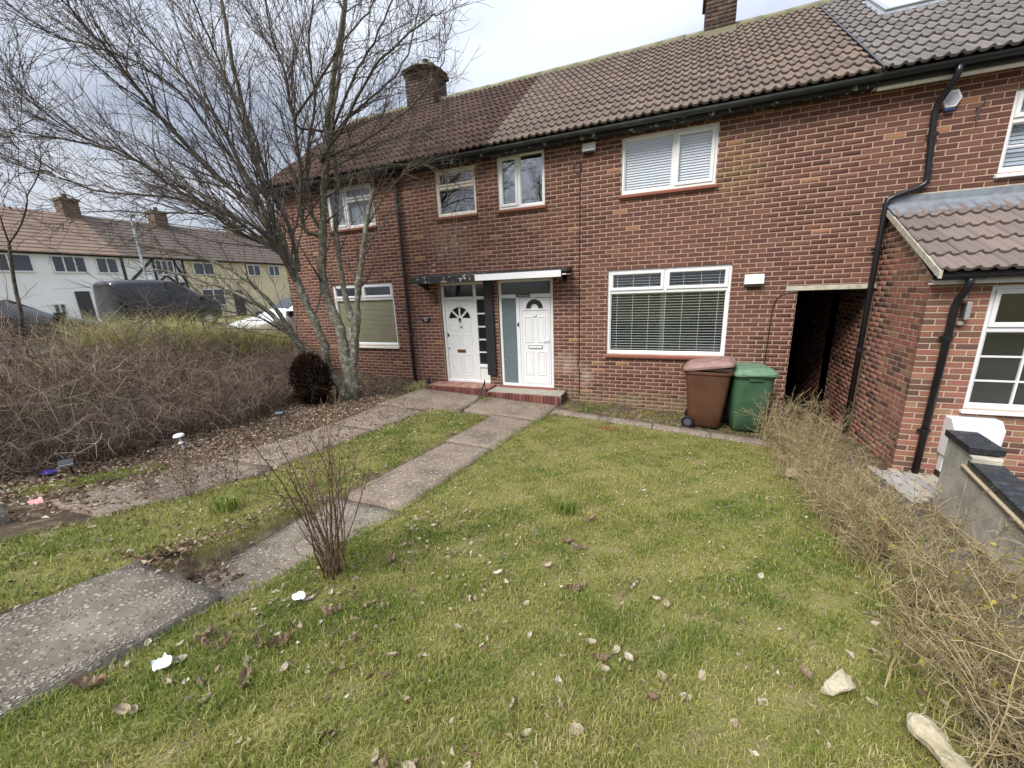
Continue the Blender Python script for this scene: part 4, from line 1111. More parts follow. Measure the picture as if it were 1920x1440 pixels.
b = MB(); b.box(3.125, 3.145, YE - .075, YE - .02, 1.68, 1.84); b.build('light_lens', m_dark, wl)
b = MB(); b.box(3.11, 3.16, YE - .05, YE - .002, 1.60, 1.64); b.build('light_bracket', m_conc, wl)

# ------------------------------------------------------------------ wheelie bins
def wheelie_bin(loc, rz, body_c, lid_c, label, lid_open=0.0, old=False):
    t = thing('wheelie_bin', loc, label, 'bin', 'wheelie bins by the house wall'); t.rotation_euler = (0, 0, rz)
    t['group'] = 'wheelie bins by the house wall'
    M4 = Matrix.Translation(loc) @ Matrix.Rotation(rz, 4, 'Z')
    mb_ = mat('bin_body', body_c, .55, col2=tuple(c * .7 for c in body_c), ns=4, nlo=.45, nhi=.7, bump=.08, bs=200)
    ml = mat('bin_lid', lid_c, .6, col2=tuple(min(1, c * 1.35) for c in lid_c), ns=7, nlo=.45, nhi=.65, bump=.1)
    def put(b, name, m, par=t, bev=0, sm=False):
        b.xf(M4); return b.build(name, m, par, bev, sm)
    # front at -y, wheels at +y; tapered tub
    secs = [(0.03, .20, .21, .03), (.06, .225, .235, .02), (.30, .245, .265, .01), (.90, .275, .33, 0), (.915, .275, .33, 0), (.92, .292, .35, 0), (.965, .292, .35, 0), (.965, .27, .325, 0), (.80, .26, .31, 0)]
    vs, n = [], 24
    for z, wx, dy, sh in secs:
        for k in range(n):
            a = 2 * math.pi * (k + .5) / n
            c, s = math.cos(a), math.sin(a); p = .32
            vs.append((wx * math.copysign(abs(c) ** p, c), dy * math.copysign(abs(s) ** p, s) + sh * .5, z))
    b = MB(); b.add(vs, [(r * n + k, r * n + (k + 1) % n, (r + 1) * n + (k + 1) % n, (r + 1) * n + k) for r in range(len(secs) - 1) for k in range(n)] + [tuple(range(n))[::-1]])
    body = put(b, 'bin_body', mb_, t, .004, True)
    body.data.polygons.foreach_set('use_smooth', [True] * len(body.data.polygons))
    b = MB(); b.box(-.10, .10, -.352, -.30, .885, .915); put(b, 'rim_rib', mb_, body, .004)
    for s in (-1, 1):
        b = MB(); b.cyl((s * .235, .24, .10), (1, 0, 0), .10, .05, 20); wh = put(b, 'wheel', m_pipe, t, .008)
        b = MB(); b.cyl((s * .262, .24, .10), (1, 0, 0), .058, .012, 14); put(b, 'hub', mat('hub_grey', (.07,.075,.08), .5), wh, .003)
    b = MB(); b.cyl((0, .24, .10), (1, 0, 0), .012, .44, 8); put(b, 'axle', m_oldpipe, t)
    b = MB(); b.tube([(-.24, .34, .95), (-.24, .40, .97), (.24, .40, .97), (.24, .34, .95)], .016, 8); put(b, 'handle', mb_, t, 0, True)
    # lid, hinged at the back
    b = MB(); secs = [(-.006, .308, .375), (.03, .308, .375), (.045, .295, .36), (.085, .25, .30), (.10, .20, .24)]; vs = []
    for z, wx, dy in secs:
        for k in range(n):
            a = 2 * math.pi * (k + .5) / n; c, s = math.cos(a), math.sin(a); p = .28
            vs.append((wx * math.copysign(abs(c) ** p, c), dy * math.copysign(abs(s) ** p, s) - .005, z))
    b.add(vs, [(r * n + k, r * n + (k + 1) % n, (r + 1) * n + (k + 1) % n, (r + 1) * n + k) for r in range(len(secs) - 1) for k in range(n)] + [tuple(range((len(secs) - 1) * n, len(secs) * n))])
    b.box(-.16, .16, -.385, -.36, .0, .022)
    hinge = Matrix.Translation((0, .36, .968)) @ Matrix.Rotation(-lid_open, 4, 'X') @ Matrix.Translation((0, -.36, 0))
    b.xf(hinge); lid = put(b, 'lid', ml, t, .006)
    for s in (-1, 1):
        b = MB(); b.cyl((s * .2, -.30, .055), (0, 0, 1), .012, .02, 8); b.xf(hinge); put(b, 'lid_stud', m_pipe, lid)
    b = MB(); b.box(-.12, .12, -.18, -.10, .098, .112); b.xf(hinge); put(b, 'lid_rib', ml, lid, .006)
    return t
bz = float(gz(.65, -.5))
wheelie_bin((.68, -.50, bz + .005), R_(82), (.085,.036,.018), (.21,.125,.105), 'brown wheelie bin with a faded lid propped slightly open, under the front window', R_(9))
wheelie_bin((1.27, -.42, float(gz(1.27, -.45)) + .005), R_(8), (.048,.105,.055), (.095,.165,.10), 'green wheelie bin with closed lid beside the passage opening', 0)
b = MB(); b.hexa([(.52, -.72, .83), (.99, -.70, .80), (.99, -.66, .80), (.52, -.68, .83), (.52, -.72, .875), (.99, -.70, .855), (.99, -.66, .855), (.52, -.68, .875)])
tag(b.build('cardboard_sheet', mat('cardboard', (.36,.25,.15), .85, bump=.1), None, .004), 'buff cardboard strip sticking out under the brown bin lid', 'cardboard')

# ------------------------------------------------------------------ rendered garden wall
gw_ = thing('garden_wall', (2.7, -3.3, -.2), 'low cement-rendered garden wall with black coping bricks beside the extension', 'wall')
A0 = np.array((2.74, -2.34)); A1 = np.array((2.48, -4.9)); dirv = (A1 - A0) / np.linalg.norm(A1 - A0); nrm = np.array((-dirv[1], dirv[0]))
def wp(s, o, z): q = A0 + dirv * s + nrm * o; return (q[0], q[1], z)
def wseg(b, s0, s1, o0, o1, za, zb, ta, tb): b.hexa([wp(s0, o0, za), wp(s1, o0, zb), wp(s1, o1, zb), wp(s0, o1, za), wp(s0, o0, ta), wp(s1, o0, tb), wp(s1, o1, tb), wp(s0, o1, ta)])
top1, slope2 = .555, -.12
b = MB(); wseg(b, 0, .46, 0, .2, -.4, -.4, top1, top1 - .03)
top2 = lambda s: .36 + slope2 * (s - .46)
for k in range(4): wseg(b, .46 + k * .55, .46 + (k + 1) * .55, .0, .2, -.4, -.4, top2(.46 + k * .55), top2(.46 + (k + 1) * .55))
b.build('rendered_face', m_render, gw_, .01)
m_cop = mat('black_coping_brick', (.022,.024,.028), .35, col2=(.06,.065,.07), ns=20, nlo=.5, nhi=.7, bump=.15)
for k in range(2):
    b = MB(); s0 = -.02 + k * .235; wseg(b, s0, s0 + .225, -.025, .21, top1 + .012 - .065 * 0 - .03 * s0, top1 + .012 - .03 * s0 - .006, top1 + .075 - .03 * s0, top1 + .069 - .03 * s0); b.build('coping_brick', m_cop, gw_, .006)
b = MB(); wseg(b, -.01, .45, -.01, .2, top1 - .001, top1 - .031, top1 + .012, top1 - .02); b.build('bedding_mortar', m_lintel, gw_)
for k in range(9):
    b = MB(); s0 = .40 + k * .235; wseg(b, s0, s0 + .225, .0, .21, top2(s0) + .045, top2(s0 + .225) + .045, top2(s0) + .115, top2(s0 + .225) + .115); b.build('coping_brick', m_cop, gw_, .006)
for k in range(2):
    b = MB(); wseg(b, .36, 2.5, -.018 - .008 * k, .205, top2(.36) + .002 + .021 * k, top2(2.5) + .002 + .021 * k, top2(.36) + .02 + .022 * k, top2(2.5) + .02 + .022 * k); b.build('creasing_tile', mat('creasing_tile', (.32,.26,.17) if k else (.26,.15,.10), .9, bump=.3), gw_, .004)

# ------------------------------------------------------------------ small things in the garden
def solar_light(loc, lean, yaw, label, head_c, white=False):
    t = thing('solar_light', loc, label, 'garden light', 'solar garden lights by the left path')
    Mx = Matrix.Translation(loc) @ Matrix.Rotation(yaw, 4, 'Z') @ Matrix.Rotation(lean, 4, 'X')
    mh = mat('light_head', head_c, .4); mk = m_black if not white else m_upvc
    b = MB(); b.tube([(0, 0, -.02), (0, 0, .05), (0, 0, .20)], [.006, .011, .011], 8); b.xf(Mx); b.build('spike', mk, t)
    if white:
        b = MB(); b.tube([(0, 0, .09), (0, 0, .10), (0, 0, .12)], [.02, .032, .02], 10); b.xf(Mx); b.build('light_lens', m_upvc, t)
        b = MB(); b.tube([(0, 0, .185), (0, 0, .195), (0, 0, .215), (0, 0, .225)], [.05, .06, .05, .02], 14); b.xf(Mx); b.build('light_cap', mh, t)
    else:
        b = MB(); b.box(-.055, .055, -.035, .035, .19, .235); b.xf(Mx); h = b.build('light_head', mk, t, .008)
        b = MB(); b.box(-.05, .05, -.04, -.034, .195, .23); b.xf(Mx); b.build('light_lens', mh, h)
        b = MB(); b.tube([(-.03, .03, .2), (0, .05, .24), (.03, .03, .2)], .006, 6); b.xf(Mx); b.build('bracket', mk, t)
    return t
solar_light((-5.3, -3.62, float(gz(-5.3, -3.62))), R_(-25), R_(40), 'small black spotlight on a spike leaning among leaf litter', (.10,.14,.19))
solar_light((-5.5, -5.72, float(gz(-5.5, -5.72))), R_(35), R_(60), 'fallen black spotlight with a pale lens beside a purple crisp packet', (.30,.32,.31))
solar_light((-5.55, -4.75, float(gz(-5.55, -4.75))), R_(4), 0, 'white mushroom-shaped garden light standing in leaf litter', (.78,.80,.84), True)
def scrap(name, loc, size, col, label, cat, seed, h=.05):
    g = np.random.default_rng(seed); n = 9
    u = np.linspace(-.5, .5, n); U, W_ = np.meshgrid(u, u)
    Zc = h * np.abs(g.normal(0, .6, U.shape)); Zc = (Zc + np.roll(Zc, 1, 0) + np.roll(Zc, 1, 1) + np.roll(Zc, -1, 0)) / 4 + .004
    cr = np.maximum(np.abs(U), np.abs(W_)) / (np.hypot(U, W_) + 1e-6); U, W_ = U * cr * 1.1, W_ * cr * 1.1
    P = np.stack([U * size[0] * (1 + .1 * nz2(W_, U, 2, seed)) + loc[0], W_ * size[1] * (1 + .12 * nz2(U, W_, 2, seed + 1)) + loc[1], Zc + loc[2]], -1).reshape(-1, 3)
    i = (np.arange(n - 1)[:, None] * n + np.arange(n - 1)[None]).ravel(); F = np.stack([i, i + 1, i + n + 1, i + n], -1)
    return tag(link(name, npmesh(name, P, F, np.full(len(F), .5)), mat(name, col, .45, col2=tuple(min(1, c * 1.5 + .02) for c in col), ns=25)), label, cat)
G3 = lambda x, y, d=.0: (x, y, float(gz(x, y)) + d)
scrap('crisp_packet', G3(-5.68, -5.84, .02), (.17, .10), (.05,.03,.22), 'crumpled purple crisp packet lying by a fallen spotlight', 'litter', 1)
scrap('sweet_wrapper', G3(-4.64, -6.24, .015), (.13, .07), (.50,.20,.20), 'crumpled pink sweet wrapper beside the raised path slab', 'litter', 2, .03)
scrap('tissue', G3(-1.77, -6.80, .03), (.06, .055), (.66,.70,.74), 'crumpled white tissue on the lawn below the raised slab, among brown leaves', 'litter', 3, .03)
scrap('tissue', G3(-1.68, -6.28, .03), (.07, .05), (.72,.72,.70), 'torn white tissue on the lawn beside the rose shrub', 'litter', 4, .025)
def bone(name, pts, rad, m, label, seed):
    g = np.random.default_rng(seed); b = MB(); P = smooth_poly(pts, 4); b.tube(P, np.interp(np.linspace(0, 1, len(P)), np.linspace(0, 1, len(pts)), rad) * g.uniform(.9, 1.12, len(P)), 9)
    b.V = [tuple(np.array(v) + g.normal(0, .003, 3)) for v in b.V]
    zc = np.mean([v[2] for v in b.V]); b.V = [(x, y, zc + (z - zc) * .8) for x, y, z in b.V]
    return tag(b.build(name, m, None, .004), label, 'stone')
def rock(name, pts, rad, m, label, seed, flat=1.0):
    """broken lump: hull of points scattered round a spine, chipped flat on its facets"""
    g = np.random.default_rng(seed); bm = bmesh.new()
    for k in range(17):
        t = g.uniform(0, 1) * (len(pts) - 1); j = min(int(t), len(pts) - 2); c = np.array(pts[j]) + (np.array(pts[j+1]) - np.array(pts[j])) * (t - j); r = rad[j] + (rad[j+1] - rad[j]) * (t - j)
        d = g.normal(0, 1, 3); d /= np.linalg.norm(d); d[2] *= flat
        bm.verts.new(c + d * r * g.uniform(.85, 1.1))
    bmesh.ops.convex_hull(bm, input=bm.verts)
    for v in [v for v in bm.verts if not v.link_faces]: bm.verts.remove(v)
    bmesh.ops.subdivide_edges(bm, edges=bm.edges[:], cuts=2, use_grid_fill=True)
    for v in bm.verts: v.co += Vector(g.normal(0, .0022, 3))
    me = bpy.data.meshes.new(name); bm.to_mesh(me); bm.free()
    return tag(link(name, me, m, None, .003), label, 'stone')
m_stone = mat('pale_stone', (.44,.38,.27), .9, col2=(.28,.24,.15), ns=22, bump=.6, bs=90)
x, y, z = G3(.72, -5.81, .03)
rock('stone', [(x - .05, y - .05, z), (x - .02, y - .02, z), (x + .02, y + .03, z + .02), (x + .05, y + .06, z)], [.02, .05, .045, .015], m_stone, 'rough pale buff stone lying in the grass', 3, .8)
x, y, z = G3(.93, -6.02, .045)
bone('concrete_fragment', [(x - .05, y + .10, z + .01), (x - .03, y + .07, z + .012), (x, y + .0, z), (x + .035, y - .08, z + .01), (x + .07, y - .18, z + .01)], [.018, .052, .034, .036, .052], m_stone, 'long bone-shaped pale stone at the foot of the hedge', 5)
x, y, z = G3(1.42, -2.55, .05)
rock('stone', [(x - .07, y, z), (x - .03, y, z + .02), (x + .04, y + .01, z + .02), (x + .09, y + .01, z)], [.03, .07, .065, .02], mat('orange_stone', (.34,.24,.16), .9, col2=(.22,.18,.12), ns=15, bump=.6), 'broken orange-buff rubble stone at the hedge foot near the house', 8, .9)
sk = thing('garden_stake', (-3.35, -.68, .04), 'pair of leaning black iron stakes in front of the doorstep', 'stake')
b = MB(); b.tube([(-3.47, -.74, .02), (-3.40, -.66, .25), (-3.34, -.60, .42)], [.018, .018, .014], 8); b.build('stake', m_oldpipe, sk)
b = MB(); b.tube([(-3.30, -.66, .02), (-3.335, -.62, .25), (-3.36, -.58, .46)], [.014, .014, .011], 8); b.build('stake', m_oldpipe, sk)
b = MB(); b.tube([(-5.02, -.12, .12), (-5.0, -.12, .30), (-4.99, -.11, .34)], [.045, .04, .02], 10); b.xf(Matrix.Identity(4)); tag(b.build('boot_scraper_post', m_oldpipe), 'stub of dark pipe standing at the wall by the left doorstep', 'pipe')

# ------------------------------------------------------------------ cars and street
def car(loc, rz, stations, paint, label, wheels, glass_st, name='parked_car', wr=.32):
    t = thing(name, loc, label, 'car', 'vehicles parked along the street'); t.rotation_euler = (0, 0, rz)
    Mx = Matrix.Translation(loc) @ Matrix.Rotation(rz, 4, 'Z')
    pm = mat('car_paint', paint, .22, spec=.7)
    vs = []
    for x, w_, zb, zs, zt, wt in stations:
        vs += [(x, -w_ * .93, zb), (x, -w_, (zb + zs) * .5), (x, -w_ * .97, zs), (x, -wt, zt - .03), (x, -wt * .8, zt), (x, wt * .8, zt), (x, wt, zt - .03), (x, w_ * .97, zs), (x, w_, (zb + zs) * .5), (x, w_ * .93, zb)]
    n = 10; S = len(stations)
    b = MB(); b.add(vs, [(r * n + k, r * n + (k + 1) % n, (r + 1) * n + (k + 1) % n, (r + 1) * n + k) for r in range(S - 1) for k in range(n)] + [tuple(range(n))[::-1], tuple(range((S - 1) * n, S * n))])
    b.xf(Mx); body = b.build('body', pm, t, 0, True); sm = body.modifiers.new('subdivide', 'SUBSURF'); sm.levels = 2; sm.render_levels = 2
    for r, kind in glass_st:                # glazing on a bay of the cabin
        P = [Vector(v) for v in vs]
        def q(i0, i1, i2, i3, nm):
            a, b_, c, d = P[i0], P[i1], P[i2], P[i3]; ce = (a + b_ + c + d) / 4; nn = (b_ - a).cross(d - a).normalized()
            if nn.dot(ce - Vector((ce.x, 0, .6))) < 0: nn = -nn
            g_ = MB(); g_.add([tuple(ce + (v - ce) * .86 + nn * .012) for v in (a, b_, c, d)], [(0, 1, 2, 3)]); g_.xf(Mx); g_.build(nm, m_dpane, body)
        if kind == 's':
            q(r * n + 2, (r + 1) * n + 2, (r + 1) * n + 3, r * n + 3, 'window'); q(r * n + 7, (r + 1) * n + 7, (r + 1) * n + 6, r * n + 6, 'window')
        else: q(r * n + 4, r * n + 5, (r + 1) * n + 5, (r + 1) * n + 4, 'windscreen')
    W0 = stations[len(stations) // 2][1]
    for wx in wheels:
        for s in (-1, 1):
            b = MB(); b.cyl((wx, s * (W0 - .10), wr), (0, 1, 0), wr, .22, 24); b.xf(Mx); ty = b.build('wheel', m_pipe, t, .02)
            b = MB(); b.cyl((wx, s * (W0 + .012), wr), (0, 1, 0), wr * .66, .02, 20)
            b.xf(Mx); rim = b.build('rim', mat('dark_alloy', (.05,.05,.055), .4), ty)
            b = MB()
            for k in range(10):
                a = 2 * math.pi * k / 10; c_, s2 = math.cos(a), math.sin(a); e_ = .018
                b.hexa([(wx + c_*.03 - s2*e_, s*(W0+.02), wr + s2*.03 + c_*e_), (wx + c_*.03 + s2*e_, s*(W0+.02), wr + s2*.03 - c_*e_), (wx + c_*wr*.64 + s2*e_, s*(W0+.02), wr + s2*wr*.64 - c_*e_), (wx + c_*wr*.64 - s2*e_, s*(W0+.02), wr + s2*wr*.64 + c_*e_),
                        (wx + c_*.03 - s2*e_, s*(W0+.035), wr + s2*.03 + c_*e_), (wx + c_*.03 + s2*e_, s*(W0+.035), wr + s2*.03 - c_*e_), (wx + c_*wr*.64 + s2*e_, s*(W0+.035), wr + s2*wr*.64 - c_*e_), (wx + c_*wr*.64 - s2*e_, s*(W0+.035), wr + s2*wr*.64 + c_*e_)])
            b.xf(Mx); b.build('spokes', mat('alloy', (.55,.56,.58), .3, metal=.6), rim)
    x0, w0, zb0, zs0, zt0, wt0 = stations[0]
    for s in (-1, 1):
        b = MB(); b.box(x0 - .02, x0 + .1, s * w0 * .78 - .14, s * w0 * .78 + .14, zs0 - .12, zs0 + .02); b.xf(Mx); b.build('headlight', mat('lamp_glass', (.4,.42,.44), .1, spec=.9), t, .02)
        b = MB(); b.box(stations[3][0] - .12, stations[3][0] + .06, s * (w0 + .16) - .09, s * (w0 + .16) + .09, stations[3][3] + .0, stations[3][3] + .15); b.xf(Mx); b.build('door_mirror', m_pipe, t, .02)
    return t
hatch = [(0, .70, .28, .55, .62, .60), (.12, .80, .20, .66, .72, .68), (.75, .86, .18, .80, .88, .74), (1.15, .88, .18, .90, .98, .72), (1.85, .89, .18, .93, 1.44, .58), (2.6, .89, .18, .94, 1.48, .58), (3.3, .88, .18, .95, 1.40, .56), (3.85, .85, .22, .92, 1.05, .60), (4.1, .78, .30, .85, .90, .62)]
suv = [(0, .75, .32, .72, .82, .66), (.12, .86, .24, .85, .95, .74), (.85, .92, .22, 1.0, 1.08, .80), (1.25, .93, .22, 1.08, 1.16, .78), (1.9, .94, .22, 1.1, 1.66, .64), (2.8, .94, .22, 1.1, 1.70, .64), (3.8, .93, .22, 1.1, 1.66, .62), (4.4, .90, .28, 1.05, 1.3, .66), (4.55, .84, .36, .9, 1.0, .68)]
van = [(0, .80, .35, .95, 1.05, .72), (.12, .92, .26, 1.05, 1.15, .8), (.8, .98, .24, 1.15, 1.25, .84), (1.1, .99, .24, 1.2, 1.3, .84), (1.8, 1.0, .24, 1.22, 1.90, .74), (2.8, 1.0, .24, 1.22, 1.98, .76), (4.0, 1.0, .24, 1.22, 1.98, .76), (4.9, 1.0, .24, 1.22, 1.95, .76), (5.1, .97, .3, 1.15, 1.85, .76)]
car((-11.7, .1, float(gz(-11.2, 1.2))), R_(80), suv, (.75,.76,.78), 'white car with silver spoked wheels parked nose-out beside the house corner', (.88, 3.6), [(3, 't'), (4, 's'), (5, 's')], wr=.34)
car((-21.0, 5.3, 1.03), R_(-92), [(x * .78, w_ * .95, a, b_ * 1.05, c * 1.1, d) for x, w_, a, b_, c, d in van], (.016,.017,.019), 'black van parked across the street in front of the half-timbered house', (.78, 3.1), [(3, 't'), (4, 's')], 'parked_van', .35)
car((-15.7, -1.0, 1.03), R_(-94), hatch, (.02,.022,.024), 'black hatchback parked in front of the white rendered house', (.78, 3.3), [(3, 't'), (4, 's'), (5, 's'), (6, 's')])

m_fw = mat('white_render', (.84,.84,.84), .9, col2=(.76,.76,.75), ns=.6); m_fc = mat('cream_render', (.66,.58,.38), .9, col2=(.58,.50,.33), ns=.6)
def course_mat(name, c1, c2):
    m = mat(name, c1, .9, col2=c2, ns=1.6, nlo=.35, nhi=.65, var=.2)
    nt = m.node_tree; N = nt.nodes.new; L = nt.links.new; b = nt.nodes['Principled BSDF']
    geo = N('ShaderNodeNewGeometry'); sp = N('ShaderNodeSeparateXYZ'); L(geo.outputs['Position'], sp.inputs[0])
    mo = N('ShaderNodeMath'); mo.operation = 'MULTIPLY'; mo.inputs[1].default_value = 5.2; L(sp.outputs['Z'], mo.inputs[0])
    fr = N('ShaderNodeMath'); fr.operation = 'FRACT'; L(mo.outputs[0], fr.inputs[0])
    bu = N('ShaderNodeBump'); bu.inputs['Strength'].default_value = 1; bu.inputs['Distance'].default_value = .05; bu.invert = True
    L(fr.outputs[0], bu.inputs['Height']); L(bu.outputs[0], b.inputs['Normal'])
    return m
m_fr1 = course_mat('far_tile_orange', (.185,.125,.09), (.145,.10,.072)); m_fr2 = course_mat('far_tile_brown', (.10,.074,.058), (.08,.06,.048))
XF, ZG, ZE, ZR, XR = -33.0, 1.0, 5.32, 8.1, -36.6
def far_house(y0, y1, wm, rm, label, wins, doors=(), beams=False, chim=()):
    t = thing('far_house', (XF - 3, (y0 + y1) / 2, ZG), label, 'house', 'terrace across the street')
    b = MB(); b.box(XF - 7, XF, y0, y1, ZG - .3, ZE); b.build('wall', wm, t)
    b = MB(); o = .3; sl = (ZR - ZE) / (XF - XR)
    nr = 12
    for k in range(nr):          # lapped courses
        xa = XF + o - (XF + o - XR) * k / nr; xb = XF + o - (XF + o - XR) * (k + 1) / nr
        za = ZE - o * sl * .3 + (ZR - ZE + o * sl * .3) * k / nr; zb = ZE - o * sl * .3 + (ZR - ZE + o * sl * .3) * (k + 1) / nr
        b.hexa([(xa, y0, za - .02), (xa, y1, za - .02), (xb, y1, zb - .06), (xb, y0, zb - .06), (xa, y0, za + .05), (xa, y1, za + .05), (xb, y1, zb + .01), (xb, y0, zb + .01)])
    b.add([(XR, y0, ZR), (XR, y1, ZR), (XF - 7.3, y1, ZE), (XF - 7.3, y0, ZE)], [(3, 2, 1, 0)])
    rf = b.build('roof', rm, t)
    for yc, zc in chim:
        b = MB(); b.box(XR - .45, XR + .45, yc - .42, yc + .42, ZR - .5, zc); c = b.build('chimney', mat('far_chimney', (.16,.10,.07), .95, col2=(.10,.08,.06), ns=4, bump=.4), rf, .01)
        b = MB(); b.box(XR - .52, XR + .52, yc - .49, yc + .49, zc - .16, zc); b.build('chimney_cap', m_moss, c)
        b = MB(); b.tube([(XR, yc, zc), (XR, yc, zc + .3)], [.14, .12], 10); b.build('chimney_pot', m_soot, c)
    for ya, yb, za, zb, nl in wins:
        b = MB()
        for za_, zb_, ya_, yb_ in ((za - .04, za + .04, ya - .04, yb + .04), (zb - .04, zb + .04, ya - .04, yb + .04)): b.box(XF, XF + .06, ya_, yb_, za_, zb_)
        for k in range(nl + 1):
            q = ya + (yb - ya) * k / nl; b.box(XF + .001, XF + .058, q - .035, q + .035, za + .04, zb - .04)
        w_ = b.build('window', m_upvc, t)
        for k in range(nl):
            p = MB(); p.box(XF + .005, XF + .02, ya + (yb - ya) * k / nl + .035, ya + (yb - ya) * (k + 1) / nl - .035, za + .04, zb - .04); p.build('pane', mat('far_pane', (.05,.06,.07), .1, spec=.8), w_)
    for ya, yb, za, zb in doors:
        b = MB(); b.box(XF, XF + .05, ya, yb, za, zb); b.build('door', mat('far_door', (.05,.045,.045), .5), t)
    b = MB(); b.box(XF, XF + .05, y0, y1, ZE - .16, ZE + .02); b.build('gutter_board', m_pipe, t)
    if beams:
        def bm(p, q, w=.07):
            p = np.array(p, float); q = np.array(q, float); d = (q - p) / np.linalg.norm(q - p); n = np.array((-d[1], d[0])) * w
            c = [p - n, q - n, q + n, p + n]; k = MB(); k.hexa([(XF, *v) for v in c] + [(XF + .05, *v) for v in c]); k.build('beam', m_black, t)
        for y in (y0 + .07, y0 + 1.75, y0 + 2.95, y1 - .07): bm((y, 3.2), (y, ZE - .1))
        bm((y0, 3.55), (y1, 3.55)); bm((y0 + .2, 3.6), (y0 + 1.7, 5.1)); bm((y0 + 1.8, 3.6), (y0 + 2.35, 4.1)); bm((y0 + 2.35, 4.1), (y0 + 2.9, 3.6)); bm((y0 + 3.0, 5.1), (y1 - .1, 3.7))
    return t
far_house(-7, 7.6, m_fw, m_fr1, 'white rendered terraced house with an orange tiled roof across the street', [(2.0, 3.7, 4.2, 5.1, 2), (4.5, 5.9, 4.2, 5.1, 3), (6.4, 7.4, 4.2, 5.1, 2), (-2.5, -.6, 4.2, 5.1, 3), (4.0, 4.5, 1.75, 2.4, 2)], [(5.05, 5.7, 1.05, 3.1), (6.2, 6.9, 1.05, 3.0)], False, [(8.28 - 1, 9.0)])
far_house(7.6, 11.2, m_fw, m_fr2, 'white house with black half-timbering between the white and cream terraced houses', [(9.45, 10.5, 4.15, 5.1, 3)], [(8.0, 8.7, 1.05, 3.0)], True, [])
far_house(11.2, 26, m_fc, m_fr2, 'cream rendered terraced house with a brown tiled roof beside the half-timbered one', [(11.8, 13.2, 4.2, 5.05, 2), (15.9, 17.0, 4.2, 5.05, 2), (17.8, 18.8, 4.2, 5.05, 2), (12.0, 13.6, 1.9, 3.1, 2)], [(14.3, 15.1, 1.05, 3.0)], False, [(12.2, 9.0), (17.9, 8.7)])
far_house(-22, -7.02, m_fw, m_fr1, 'further white rendered terraced house with orange roof, left of the nearer white one', [(-12, -10, 4.2, 5.1, 3), (-17, -15, 4.2, 5.1, 3)], [(-14, -13.1, 1.05, 3.0)], False, [(-9, 9.0)])
# street lamp, dish and overhead cable
sl_ = thing('street_lamp', (-24.5, 4.6, 1.0), 'slender grey street lamp in front of the terrace across the street', 'street lamp')
b = MB(); b.tube([(-24.5, 4.6, 1.0), (-24.5, 4.6, 2.2), (-24.5, 4.6, 2.25), (-24.5, 4.6, 6.2)], [.08, .08, .055, .045], 10); b.build('post', mat('galvanised', (.42,.46,.48), .5, metal=.3), sl_)
b = MB(); b.tube([(-24.5, 4.6, 6.15), (-24.4, 4.55, 6.25), (-24.0, 4.4, 6.3)], .03, 8); b.build('arm', m_conc, sl_)
b = MB(); b.hexa([(-24.1, 4.35, 6.25), (-23.5, 4.15, 6.27), (-23.5, 4.35, 6.27), (-24.1, 4.55, 6.25), (-24.1, 4.37, 6.35), (-23.5, 4.17, 6.33), (-23.5, 4.33, 6.33), (-24.1, 4.53, 6.35)]); b.build('lamp_head', m_conc, sl_, .02)

# ------------------------------------------------------------------ plants
def leaf_cloud(P, D, size, g, fold=.35, asp=.5):
    """leaf-shaped folded faces at points P pointing along D; returns V, F"""
    n = len(P); D = D / (np.linalg.norm(D, axis=1)[:, None] + 1e-9)
    ref = g.normal(0, 1, (n, 3)); S = np.cross(D, ref); S /= np.linalg.norm(S, axis=1)[:, None] + 1e-9
    U = np.cross(S, D); sz = np.asarray(size)[:, None] if not np.isscalar(size) else size
    a = P; m1 = P + D * sz * .5 + S * sz * asp * .5 + U * sz * fold * .4; m2 = P + D * sz * .5 - S * sz * asp * .5 + U * sz * fold * .4; t = P + D * sz - U * sz * fold * .25
    c = P + D * sz * .5
    V = np.stack([a, m1, t, m2, c], 1).reshape(-1, 3)
    b = (np.arange(n) * 5)[:, None]
    F = np.concatenate([b + np.array([[0, 1, 4]]), b + np.array([[1, 2, 4]]), b + np.array([[2, 3, 4]]), b + np.array([[3, 0, 4]])], 1).reshape(-1, 3)
    return V, F
def leaf_obj(name, P, D, size, tint, m, parent=None, g=rng, **k):
    V, F = leaf_cloud(np.asarray(P, float), np.asarray(D, float), size, g, **k)
    return link(name, npmesh(name, V, F, np.repeat(np.asarray(tint), 4)), m, parent)

